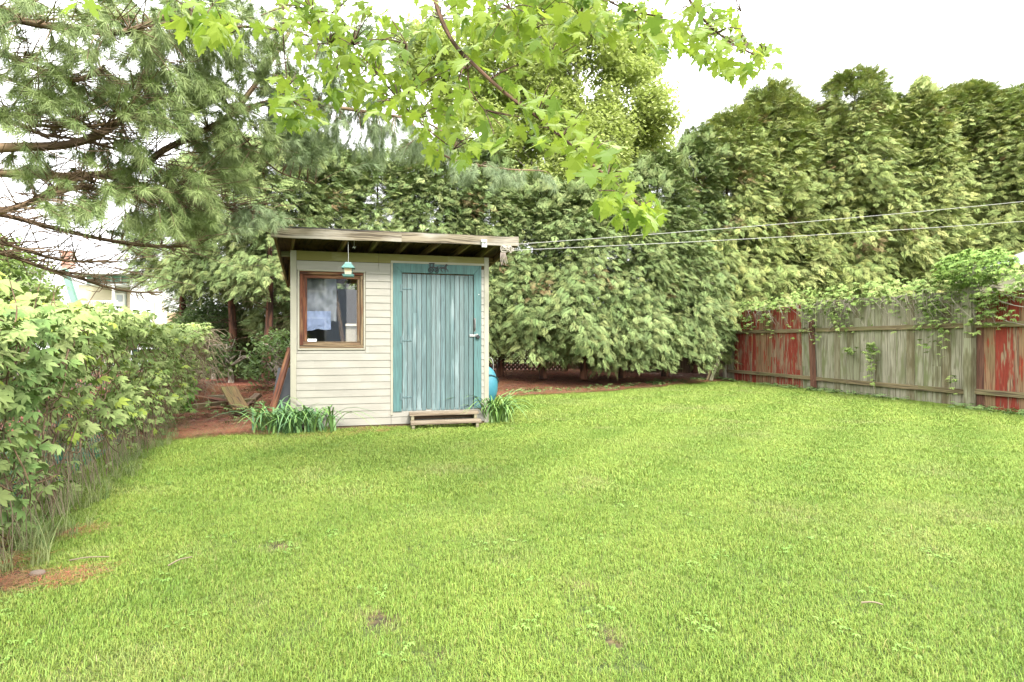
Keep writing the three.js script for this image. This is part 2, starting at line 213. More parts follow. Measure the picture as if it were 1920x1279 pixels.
// ───────────────────────── the shed ─────────────────────────
const shed = thing('garden_shed', 'small beige clapboard shed with blue plank door and mono-pitch roof', 'shed', shedPos, shedTurn);
const skew = (u, w) => V(u - w * -0.165 * -1, 0, w);                      // plan point: the side walls run a little off square
{
  const r = RNG(31), W = 2.76, sk = 0.165, q = w => -w * -sk;            // x shift for a step w in front (+) or behind (-) the front wall
  const sx = w => sk * w;
  const O = () => ({ ou: r() * 3, ov: r() * 3 });
  // walls behind the cladding: plan follows the skew
  const wallTop = 2.47, D = 2.1, drop = 0.3;
  const prism = (pts, h0, h1) => { const s = new THREE.Shape(pts.map(p => new THREE.Vector2(p[0], p[1]))); const g = new THREE.ExtrudeGeometry(s, { depth: 1, bevelEnabled: false }); g.rotateX(-Math.PI / 2); const p = g.attributes.position; for (let i = 0; i < p.count; i++) { const w = -p.getZ(i); void w; p.setY(i, p.getY(i) < 0.5 ? h0 : (typeof h1 === 'function' ? h1(p.getZ(i)) : h1)); } g.computeVertexNormals(); return g; };
  const P2 = (u, w) => [u + sx(w), -w];                                   // shape y = -z
  const topAt = z => wallTop + z * drop / D * 1.0 - 0.02;
  mesh('side_wall', prism([P2(0.02, -0.02), P2(0.1, -0.02), P2(0.1, -D), P2(0.02, -D)], 0, topAt), M.siding, shed);
  mesh('side_wall', prism([P2(W - 0.1, -0.02), P2(W - 0.02, -0.02), P2(W - 0.02, -D), P2(W - 0.1, -D)], 0, topAt), M.siding, shed);
  mesh('back_wall', prism([P2(0.02, -D), P2(W - 0.02, -D), P2(W - 0.02, -D - 0.06), P2(0.02, -D - 0.06)], 0, topAt), M.siding, shed);
  mesh('floor', prism([P2(0.1, -0.05), P2(W - 0.1, -0.05), P2(W - 0.1, -D), P2(0.1, -D)], 0.02, 0.1), M.darkwood, shed);
  // openings on the front plane
  const [wx0, wy1] = front(558.5, 505), [wx1, wy0] = front(685, 656), [dx0] = front(737, 600), [dx1] = front(901.5, 600), dTop = front(820, 496.5)[1], dBot = front(820, 769)[1];
  // inner sheathing of the front wall, round the openings
  const inner = (x0, x1, y0, y1) => mesh('wall_sheathing', move(box(x1 - x0, y1 - y0, 0.05, O()), (x0 + x1) / 2, (y0 + y1) / 2, -0.03), M.darkwood, shed);
  inner(0.02, wx0 + 0.04, 0.02, wallTop); inner(wx0 + 0.04, wx1 - 0.04, 0.02, wy0 + 0.04); inner(wx0 + 0.04, wx1 - 0.04, wy1 - 0.04, wallTop); inner(wx1 - 0.04, W - 0.02, 0.02, wallTop);
  // corner boards
  const cb0 = front(556, 600)[0], cb1 = front(907.3, 600)[0];
  mesh('corner_board', move(box(cb0, wallTop - 0.02, 0.03, { r: 0.004, ...O() }), cb0 / 2, wallTop / 2 + 0.01, 0.012), M.trim, shed);
  mesh('corner_board', move(box(W - cb1, wallTop - 0.02, 0.03, { r: 0.004, ...O() }), (W + cb1) / 2, wallTop / 2 + 0.01, 0.012), M.trim, shed);
  // clapboards, each a tilted board, cut round window and door
  const e = 0.1016, y0 = 0.045;
  const clap = (x0, x1, y, h = e, m = M.siding) => { if (x1 - x0 < 0.012) return; const g = box(x1 - x0, h + 0.012, 0.011, { grain: 'x', r: 0.003, su: 1, sv: 1, ...O() }); mesh('clapboard', move(g, (x0 + x1) / 2, y + h / 2 + 0.004, 0.011 + (r() - 0.5) * 0.0012, -0.085 + (r() - 0.5) * 0.012, 0, (r() - 0.5) * 0.0016), m, shed); };
  const bandTop = 2.34;
  for (let k = 0; k < 22; k++) {
    const y = y0 + k * e, yc = y + e / 2; if (yc > bandTop - 0.09) break;
    const cuts = [[cb0, cb1]];
    const cut = (a, b) => { for (let i = cuts.length - 1; i >= 0; i--) { const [p, s] = cuts[i]; if (a < s && b > p) { cuts.splice(i, 1); if (a > p) cuts.push([p, a]); if (b < s) cuts.push([b, s]); } } };
    if (yc > wy0 - 0.02 && yc < wy1 + 0.02) cut(wx0 - 0.004, wx1 + 0.004);
    if (yc > dBot - 0.01 && yc < dTop + 0.04) cut(dx0 - 0.035, dx1 + 0.004);
    if (y < wy0 && y + e > wy0 && yc > wy0 - 0.02) clap(wx0 - 0.003, wx1 + 0.003, y, wy0 - y - 0.013);
    if (y < wy1 && y + e > wy1 && yc < wy1 + 0.02) clap(wx0 - 0.003, wx1 + 0.003, wy1 + 0.001, y + e - wy1);
    for (const [a, b] of cuts) { if (k < 2 && a < dx0 - 0.04 && b > dx0) { clap(a, dx0 - 0.03, y); clap(dx0 - 0.027, b, y); } else clap(a, b, y); }
  }
  // the wide upper courses
  const jx = front(710, 480)[0], up0 = 2.21, up1 = 2.34, up2 = 2.47;
  const wide = (x0, x1, a, b, m) => mesh('wide_board', move(box(x1 - x0, b - a, 0.012, { grain: 'x', r: 0.003, su: 0.7, sv: 1.3, ...O() }), (x0 + x1) / 2, (a + b) / 2, 0.013, -0.03), m, shed);
  wide(cb0, jx - 0.002, up1, up2, M.olive); wide(jx + 0.002, cb1, up1, up2, M.olive);
  wide(cb0, jx - 0.002, up0, up1 - 0.004, M.siding); wide(jx + 0.002, dx0 - 0.036, up0, up1 - 0.004, M.siding);
  mesh('drip_strip', move(box(cb1 - dx0 + 0.03, 0.03, 0.02, { grain: 'x', ...O() }), (cb1 + dx0 - 0.03) / 2, dTop + 0.018, 0.016), M.trim, shed);
  // sill board along the ground
  mesh('skirt_board', move(box(W - 0.04, 0.05, 0.03, { grain: 'x', ...O() }), W / 2, 0.022, -0.008), M.darkwood, shed);
  // door surround
  const cw = front(753.5, 600)[0] - dx0, rx0 = front(887.5, 600)[0], dh = front(820, 513.5)[1];
  mesh('door_trim', move(box(0.03, dTop - dBot + 0.06, 0.03, { ...O() }), dx0 - 0.018, (dTop + dBot) / 2 - 0.02, 0.014), M.trim, shed);
  const mitre = (pts) => { const g = new THREE.ExtrudeGeometry(new THREE.Shape(pts.map(p => new THREE.Vector2(...p))), { depth: 0.026, bevelEnabled: true, bevelSize: 0.0015, bevelThickness: 0.0015, bevelSegments: 1 }); const p = g.attributes.position, uv = g.attributes.uv; for (let i = 0; i < p.count; i++) uv.setXY(i, p.getX(i) / 0.5, p.getY(i) / 2.4); g.translate(0, 0, 0.004); return g; };
  mesh('door_casing', mitre([[dx0, dBot], [dx0 + cw - 0.003, dBot], [dx0 + cw - 0.003, dh - 0.002], [dx0, dTop]]), M.casing, shed);
  mesh('door_casing', mitre([[dx0 + 0.002, dTop], [dx0 + cw, dh + 0.002], [rx0, dh + 0.002], [dx1 - 0.002, dTop]]), M.casing, shed);
  mesh('door_casing', mitre([[rx0 + 0.004, dBot + 0.015], [dx1, dBot + 0.015], [dx1, dTop - 0.003], [rx0 + 0.004, dh - 0.002]]), M.casing, shed);
  // the plank door
  const door = part('door', shed), n = 15, x0 = dx0 + cw + 0.004, x1 = rx0 - 0.006, bw = (x1 - x0) / n;
  for (let i = 0; i < n; i++) { const dy = (r() - 0.5) * 0.006, cut = [3, 4, 5].includes(i) ? 0.018 * r() : 0; mesh('board', move(box(bw - 0.0055, dh - dBot - 0.02 - cut, 0.02, { r: 0.0035, ...O() }), x0 + bw * (i + 0.5), (dh + dBot) / 2 - 0.006 + dy + cut / 2, 0.012 + (r() - 0.5) * 0.002), M.door[Math.floor(r() * 4)], door); }
  mesh('backing', move(box(x1 - x0 - 0.01, dh - dBot - 0.05, 0.012), (x0 + x1) / 2, (dh + dBot) / 2, -0.008), M.darkwood, door);
  for (const py of [540, 637, 743]) { const [hx, hy] = front(753.5, py); const hg = merge([box(0.022, 0.1, 0.006, { r: 0.002 }).translate(hx - 0.014, hy, 0.036), box(0.13, 0.024, 0.005, { r: 0.002 }).translate(hx + 0.075, hy - 0.012, 0.0265), new THREE.CylinderGeometry(0.006, 0.006, 0.11, 8).translate(hx + 0.001, hy, 0.037), ...[0.03, 0.08, 0.12].map(k => new THREE.SphereGeometry(0.005, 6, 4).translate(hx + k, hy - 0.012, 0.03))]); mesh('hinge', hg, M.door[0], door); }
  { const [hx, hy] = front(889.5, 612); mesh('pull_handle', merge([tube([V(hx, hy + 0.1, 0.03), V(hx, hy + 0.085, 0.06), V(hx, hy - 0.04, 0.06), V(hx, hy - 0.06, 0.03)], 0.008, 0.008, 6), box(0.024, 0.2, 0.004).translate(hx, hy + 0.02, 0.0325)]), M.dullmetal, door);
    const [lx, ly] = front(888, 629.5); mesh('hasp', merge([box(0.12, 0.032, 0.005, { r: 0.002 }).translate(lx - 0.005, ly, 0.035), tube([V(lx + 0.045, ly - 0.01, 0.036), V(lx + 0.045, ly - 0.01, 0.055), V(lx + 0.045, ly + 0.012, 0.055), V(lx + 0.045, ly + 0.012, 0.036)], 0.004, 0.004, 5)]), M.metal, door);
    const lock = part('padlock', door); mesh('lock_body', move(box(0.05, 0.05, 0.026, { r: 0.006 }), lx + 0.055, ly - 0.018, 0.058, 0, 0, 0.75), M.black, lock); mesh('shackle', new THREE.TorusGeometry(0.018, 0.0045, 6, 12).translate(lx + 0.042, ly + 0.004, 0.055), M.metal, lock); }
  { const [kx, ky] = front(897, 553); mesh('screw_cap', new THREE.SphereGeometry(0.008, 8, 6).translate(kx, ky, 0.034), M.white, shed); }
  // window
  const win = part('window', shed), tw = 0.022, fx0 = wx0 + tw, fx1 = wx1 - tw, fy0 = wy0 + tw, fy1 = wy1 - tw, cx = (wx0 + wx1) / 2, cy = (wy0 + wy1) / 2;
  for (const [w, h, x, y] of [[wx1 - wx0, tw, cx, wy1 - tw / 2], [wx1 - wx0, tw, cx, wy0 + tw / 2], [tw, wy1 - wy0 - 2 * tw - 0.002, wx0 + tw / 2, cy], [tw, wy1 - wy0 - 2 * tw - 0.002, wx1 - tw / 2, cy]]) mesh('trim', move(box(w, h, 0.03, { grain: w > h ? 'x' : 'y', r: 0.003, ...O() }), x, y, 0.017), M.trim, win);
  const fr = (t, z, d, m, a0, a1, b0, b1, gap = 0) => { for (const [w, h, x, y, mm] of [[a1 - a0, t, (a0 + a1) / 2, b1 - t / 2, m[0]], [a1 - a0, t, (a0 + a1) / 2, b0 + t / 2, m[1]], [t, b1 - b0 - 2 * t - 0.003, a0 + t / 2, (b0 + b1) / 2, m[0]], [t, b1 - b0 - 2 * t - 0.003, a1 - t / 2, (b0 + b1) / 2, m[1]]]) mesh('frame', move(box(w, h, d, { grain: w > h ? 'x' : 'y', r: 0.004, ...O() }), x, y, z + gap), mm, win); };
  fr(0.04, 0.004, 0.036, [M.windowWood, M.windowGrey], fx0 + 0.002, fx1 - 0.002, fy0 + 0.002, fy1 - 0.002);
  fr(0.05, -0.012, 0.028, [M.windowWood, M.windowGrey], fx0 + 0.044, fx1 - 0.044, fy0 + 0.044, fy1 - 0.044);
  const px0 = fx0 + 0.09, px1 = fx1 - 0.09, py0 = fy0 + 0.09, py1 = fy1 - 0.09;
  mesh('pane', move(new THREE.BoxGeometry(px1 - px0 + 0.004, py1 - py0 + 0.004, 0.004), (px0 + px1) / 2, (py0 + py1) / 2, -0.018), M.glass, win);
  { const cv = document.createElement('canvas'); cv.width = 128; cv.height = 40; const c = cv.getContext('2d'); c.fillStyle = '#f2f4f4'; c.fillRect(0, 0, 128, 40); c.fillStyle = '#111'; c.fillRect(16, 8, 14, 10); c.beginPath(); c.moveTo(14, 18); c.lineTo(32, 18); c.lineTo(24, 32); c.closePath(); c.fill(); c.fillStyle = '#444'; for (let i = 0; i < 7; i++) c.fillRect(44 + i * 10, 14, 7, 9); c.fillRect(44, 26, 60, 2); const t = new THREE.CanvasTexture(cv); t.colorSpace = THREE.SRGBColorSpace;
    mesh('sticker', new THREE.PlaneGeometry(0.115, 0.036).translate(px0 + 0.07, py0 + 0.024, -0.012), new THREE.MeshStandardMaterial({ map: t, roughness: 0.6 }), win); }
  // roof: rafters, deck, covering, fascia, rakes
  const F0 = front(508.5, 436, 0.46), F1 = front(972, 458, 0.46), fh = 0.125, fy = 2.63;
  const rl = RNG(77);
  { // weathered fascia with a slightly ragged top
    const L = F1[0] - F0[0], g = new RoundedBoxGeometry(L, fh, 0.035, 1, 0.004), gg = new THREE.BoxGeometry(L, fh, 0.035, 60, 3, 1), p = gg.attributes.position, uv = gg.attributes.uv; g.dispose();
    for (let i = 0; i < p.count; i++) { const x = p.getX(i), y = p.getY(i), k = y > 0 ? 1 : 0.5; p.setY(i, y + (fbm(x * 5, 1, 5, 3) - 0.5) * 0.018 * k + 0.008 * Math.sin(x * 1.1)); p.setZ(i, p.getZ(i) + (fbm(x * 3, y * 12, 8, 2) - 0.5) * 0.008); uv.setXY(i, y / 0.5 + 0.3, x / 2.4); }
    gg.computeVertexNormals(); mesh('fascia', move(gg, (F0[0] + F1[0]) / 2, fy + 0.0, 0.462, 0, 0, 0.002), M.fascia, shed); }
  const slope = Math.atan2(drop, D), ry = w => fy + 0.045 + (w - 0.44) * Math.tan(slope) ; // roof deck underside at offset w
  const deckPts = [[F0[0] + 0.02, 0.44], [F1[0] - 0.02, 0.44], [F1[0] - 0.02 + sx(-D - 0.7), -D - 0.25], [F0[0] + 0.02 + sx(-D - 0.7) * 0.62, -D - 0.25]];
  const slab = (grow, dy, th) => { const c = deckPts.map(([u, w], i) => [u + (i === 0 || i === 3 ? -grow : grow), w + (i < 2 ? grow : -grow)]); const pos = []; for (const t of [0, th]) for (const [u, w] of c) pos.push(u, ry(w) + dy + t, w); return geoFrom(pos, [0, 2, 1, 0, 3, 2, 4, 5, 6, 4, 6, 7, 0, 1, 5, 0, 5, 4, 1, 2, 6, 1, 6, 5, 2, 3, 7, 2, 7, 6, 3, 0, 4, 3, 4, 7], [0, 0, 3, 0, 3, 2, 0, 2, 0, 0, 3, 0, 3, 2, 0, 2]).toNonIndexed(); };
  const deck = slab(0, 0, 0.016); deck.computeVertexNormals(); mesh('roof_deck', deck, M.sheath, shed);
  const cover = slab(0.012, 0.02, 0.012); cover.computeVertexNormals(); mesh('roof_covering', cover, plain(0.07, 0.065, 0.06, 0.95), shed);
  for (const [pw, pf] of [[549, 551], [642, 652], [698, 711], [752, 769], [805, 829], [861, 884], [908, 931]]) {
    const a = front(pw, 470, 0)[0], b = front(pf, 450, 0.44)[0], dirU = (b - a) / 0.44, w1 = -D - 0.1, A = V(b, ry(0.44) - 0.05, 0.44), B = V(b + dirU * (w1 - 0.44), ry(w1) - 0.05, w1);
    mesh('rafter', bar(A, B, 0.036, 0.088, { r: 0.003, ...O() }), M.rafter, shed);
  }
  // left rake and the blocks that carry it, right rake
  const A0 = V(F0[0] + 0.03, ry(0.44) - 0.05, 0.44), A1 = V(deckPts[3][0] + 0.03, ry(-D - 0.25) - 0.05, -D - 0.25); mesh('rake_board', bar(A0, A1, 0.03, 0.1, O()), M.rafter, shed);
  const B0 = V(F1[0] - 0.03, ry(0.44) - 0.05, 0.44), B1 = V(deckPts[2][0] - 0.03, ry(-D - 0.25) - 0.05, -D - 0.25); mesh('rake_board', bar(B0, B1, 0.03, 0.1, O()), M.rafter, shed);
  for (const t of [0.32, 0.96]) { const p = A0.clone().lerp(A1, t); mesh('lookout', bar(p.clone().add(V(0.02, -0.01, 0)), p.clone().add(V(0.42, -0.01, 0)), 0.05, 0.07, O()), t < 0.5 ? M.greywood[0] : M.rafter, shed); }
  { const p = B0.clone().lerp(B1, 0.3); mesh('lookout', bar(p.clone().add(V(-0.35, -0.01, 0)), p.clone().add(V(-0.02, -0.01, 0)), 0.05, 0.07, O()), M.rafter, shed); }
}
function onShed(name, label, category, u, y, w, turn = 0, group) { const p = V(u, y, w).applyEuler(new THREE.Euler(0, shedTurn, 0)).add(V(...shedPos)); return thing(name, label, category, [p.x, p.y, p.z], shedTurn + turn, group); }
// things behind the window glass
{
  const [x0, y1] = front(575, 520), [x1, y0] = front(669, 643), r = RNG(5);
  function cloth(w, h, amp, fx, seed) { const n = 22, g = new THREE.BoxGeometry(w, h, 0.004, n, n, 1), p = g.attributes.position; for (let i = 0; i < p.count; i++) { const x = p.getX(i), y = p.getY(i); p.setZ(i, p.getZ(i) + (fbm(x * fx + y * 3, y * fx * 0.5 - x * 4, seed, 3) - 0.5) * amp); p.setY(i, y + (y < -h * 0.3 ? (fbm(x * 9, 3, seed, 2) - 0.5) * 0.05 : 0)); } g.computeVertexNormals(); return g; }
  const sheet = onShed('plastic_sheet', 'crumpled pale plastic sheet hanging inside the shed window', 'sheet', x0 + 0.17, y1 - 0.28, -0.12); mesh('folds', cloth(0.42, 0.62, 0.12, 9, 3), plain(0.13, 0.14, 0.15, 0.5), sheet);
  const tarp = onShed('added_blue_cloth', 'added light blue cloth standing in for house reflection in the pane', 'cloth', x0 + 0.14, y0 + 0.31, -0.075); mesh('folds', cloth(0.34, 0.27, 0.05, 14, 8), plain(0.14, 0.18, 0.28, 0.8), tarp);  // added cloth: its blue stands in for the house mirrored in the pane
  const bx = onShed('cream_box', 'cream cardboard box standing inside behind the window corner', 'box', x1 - 0.07, y0 - 0.02, -0.12); mesh('carton', box(0.17, 0.27, 0.1, { r: 0.004 }).translate(0, 0.135, 0), plain(0.22, 0.2, 0.15, 0.8), bx); mesh('flap', move(box(0.17, 0.006, 0.08, {}), 0, 0.275, 0.06, 0.35), plain(0.5, 0.45, 0.34, 0.8), bx);
  const pole = onShed('added_pole', 'added brown pole standing in for trunk reflection in the shed window', 'pole', x0 + 0.3, 0.1, -0.4); mesh('shaft', tube([V(0.3, 0, -0.1), V(0.02, 2.1, 0.1)], 0.035, 0.03, 8), M.darkwood, pole);  // added pole, in place of a tree trunk reflected by the glass
  const shelf = onShed('potting_shelf', 'dark wooden shelf inside the shed below the window', 'shelf', x0 + 0.35, y0 - 0.08, -0.2); mesh('shelf_board', box(1.1, 0.05, 0.3, { grain: 'x' }), M.darkwood, shelf); for (const s of [-0.4, 0.4]) mesh('bracket', box(0.03, 0.2, 0.2).translate(s, -0.125, 0), M.darkwood, shelf);
}
// door step
{
  const [a0, ] = front(766, 780), st = onShed('door_step', 'weathered two-tread wooden step below the blue door', 'step', a0, 0, 0), W = 0.98, r = RNG(8), O = () => ({ ou: r(), ov: r(), r: 0.004 });
  mesh('tread', box(W, 0.038, 0.2, { grain: 'x', ...O() }).translate(W / 2, 0.2, 0.155), M.step, st);
  mesh('tread', box(W, 0.038, 0.17, { grain: 'x', ...O() }).translate(W / 2 + 0.01, 0.1, 0.33), M.step, st);
  for (const x of [0.045, W - 0.045]) { const s = new THREE.Shape([[0.04, 0], [0.4, 0], [0.4, 0.08], [0.25, 0.08], [0.25, 0.18], [0.04, 0.18]].map(p => new THREE.Vector2(...p))); const g = new THREE.ExtrudeGeometry(s, { depth: 0.04, bevelEnabled: false }); g.rotateY(-Math.PI / 2).translate(x + 0.02, 0, 0); mesh('stringer', g, M.greywood[3], st); }
  mesh('riser', box(W - 0.14, 0.05, 0.02, { grain: 'x', ...O() }).translate(W / 2, 0.14, 0.09), M.darkwood, st);
}
// horse and buggy silhouette above the door
{
  const [u, y] = front(822, 503), o = onShed('buggy_ornament', 'black metal horse and buggy silhouette above the door', 'ornament', u, y, 0.036), ex = (pts, holes = []) => { const s = new THREE.Shape(pts.map(p => new THREE.Vector2(...p))); for (const h of holes) s.holes.push(new THREE.Path(h.map(p => new THREE.Vector2(...p)))); return new THREE.ExtrudeGeometry(s, { depth: 0.006, bevelEnabled: false }); }, k = 0.001;
  const S = a => a.map(([x, z]) => [x * k, z * k]);
  mesh('cabin', ex(S([[-142, 66], [-60, 70], [-58, 58], [-64, 54], [-66, 12], [-30, 10], [-12, 22], [-4, 18], [-20, -6], [-128, -8], [-132, 52], [-142, 56]]), [S([[-118, 50], [-82, 54], [-80, 18], [-118, 16]])]), M.black, o);
  const wheel = (x, z, rr) => { const g = [new THREE.TorusGeometry(rr, 0.0045, 6, 20)]; for (let i = 0; i < 4; i++) g.push(new THREE.BoxGeometry(rr * 2, 0.004, 0.004).rotateZ(i * Math.PI / 4)); g.push(new THREE.CylinderGeometry(0.009, 0.009, 0.008, 8).rotateX(Math.PI / 2)); return merge(g).translate(x, z, 0.004); };
  mesh('wheel', wheel(-0.112, -0.034, 0.036), M.black, o); mesh('wheel', wheel(-0.028, -0.04, 0.028), M.black, o);
  mesh('horse', ex(S([[12, 8], [28, 18], [70, 16], [84, 24], [98, 46], [104, 62], [112, 54], [118, 62], [124, 52], [140, 44], [138, 34], [122, 38], [116, 22], [114, 4], [122, -16], [140, -30], [136, -52], [142, -60], [132, -62], [128, -34], [110, -22], [100, -12], [96, -40], [104, -62], [94, -62], [86, -30], [82, -12], [44, -12], [40, -28], [52, -46], [60, -60], [50, -62], [42, -48], [28, -34], [30, -14], [22, -2], [8, -22], [6, -10]])), M.black, o);
  mesh('shaft', merge([new THREE.BoxGeometry(0.13, 0.005, 0.005).rotateZ(0.06).translate(0.03, 0.002, 0.005), new THREE.BoxGeometry(0.11, 0.003, 0.004).rotateZ(0.25).translate(0.04, 0.034, 0.005)]), M.black, o);
}
// hanging bird feeder
{
  const [u, y] = front(653, 505, 0.4), o = onShed('bird_feeder', 'hanging bird feeder with green roof and cream seed hopper', 'bird feeder', u, y, 0.4), s = 0.06; o.scale.set(0.88, 1, 0.88);
  const frustum = (w0, d0, w1, d1, h, y0) => { const g = new THREE.BoxGeometry(1, h, 1); const p = g.attributes.position; for (let i = 0; i < p.count; i++) { const t = p.getY(i) > 0; p.setXYZ(i, p.getX(i) * (t ? w1 : w0), p.getY(i) + h / 2 + y0, p.getZ(i) * (t ? d1 : d0)); } g.computeVertexNormals(); return g.toNonIndexed(); };
  const flat = g => { g.computeVertexNormals(); return g; };
  mesh('roof', merge([flat(frustum(0.185, 0.185, 0.1, 0.1, 0.05, 0.02)), flat(frustum(0.19, 0.19, 0.19, 0.19, 0.008, 0.011)), flat(frustum(0.1, 0.1, 0.085, 0.085, 0.02, 0.071))]), M.greenPaint, o);
  mesh('hopper', flat(frustum(0.085, 0.085, 0.12, 0.12, 0.085, -0.075)), plain(0.6, 0.45, 0.3, 0.5), o);
  for (const a of [-1, 1]) for (const b of [-1, 1]) mesh('corner_strut', tube([V(a * 0.045, -0.077, b * 0.045), V(a * 0.064, 0.012, b * 0.064)], 0.004, 0.004, 5), M.greenPaint, o);
  mesh('tray', merge([flat(frustum(0.15, 0.15, 0.165, 0.165, 0.022, -0.1)), flat(frustum(0.172, 0.172, 0.172, 0.172, 0.006, -0.078))]), M.greenPaint, o);
  mesh('wire', tube([V(0, 0.09, 0), V(0.001, 0.2, 0), V(0, 0.36, 0.03)], 0.0025, 0.0025, 5), plain(0.6, 0.6, 0.58, 0.4), o);
}
// white security lamp on the fascia, cup hook under the eave
{
  const [u, y] = front(907, 456, 0.5), o = onShed('eave_box', 'small white plastic box fixed to the weathered fascia', 'box', u, y, 0.484);
  mesh('cover', box(0.08, 0.035, 0.05, { r: 0.004 }).translate(0, 0.03, 0.022), M.white, o); mesh('housing', box(0.07, 0.07, 0.03, { r: 0.004 }).translate(0.008, -0.022, 0.014), M.white, o); mesh('sensor', new THREE.SphereGeometry(0.01, 8, 6).translate(0.012, -0.012, 0.028), M.black, o);
  const [hu, hy] = front(664, 464, 0.2), h = onShed('wind_spinner', 'tiny white spinner hanging under the eave beside the feeder', 'spinner', hu, hy, 0.2);
  mesh('thread', tube([V(0, 0.14, 0), V(0, 0.02, 0)], 0.002, 0.002, 4), M.white, h); mesh('vane', merge([new THREE.BoxGeometry(0.05, 0.008, 0.004).rotateZ(0.3), new THREE.BoxGeometry(0.04, 0.008, 0.004).rotateZ(2), new THREE.SphereGeometry(0.008, 6, 5)]), M.white, h);
}
// two washing lines that run from the roof's corner off across the yard, and the knot of rope that holds them
{
  const A = at(968, 458, 7.45), B = at(1920, 371, 9.5), A2 = at(948, 470, 7.4), B2 = at(1920, 408, 9.4), line = (a, b, sag) => { const e = a.clone().lerp(b, 1.5), pts = []; for (let i = 0; i <= 24; i++) { const t = i / 24, p = a.clone().lerp(e, t); p.y -= sag * 4 * t * (1 - t) * 0.6; pts.push(p); } return tube(pts, 0.0038, 0.0038, 6, 48); };
  const m = plain(0.36, 0.35, 0.32, 0.6);
  tag(mesh('washing_line', line(A, B, 0.12), m), 'upper pale washing line running from shed roof corner across the hedge', 'washing line', 'washing lines tied to the shed roof');
  tag(mesh('washing_line', line(A2, B2, 0.12), m), 'lower pale washing line running from shed roof corner across the hedge', 'washing line', 'washing lines tied to the shed roof');
  const k = thing('rope_knot', 'frayed grey rope knot at the end of the fascia', 'rope', A2.toArray()), r = RNG(4), pts = []; for (let i = 0; i < 26; i++) pts.push(V(0.02 + (r() - 0.45) * 0.2, (r() - 0.4) * 0.1, 0.03 + (r() - 0.5) * 0.04)); mesh('coil', tube(pts, 0.008, 0.006, 5, 120), plain(0.4, 0.36, 0.3, 0.9), k);
  mesh('loose_end', merge([0, 1, 2, 3, 4].map(i => tube([V(-0.06 + i * 0.012, -0.02, 0.02), V(-0.07 + i * 0.018, -0.08, 0.03), V(-0.055 + i * 0.02, -0.16 - r() * 0.05, 0.02)], 0.007, 0.003, 5))), plain(0.34, 0.28, 0.24, 0.9), k);
}
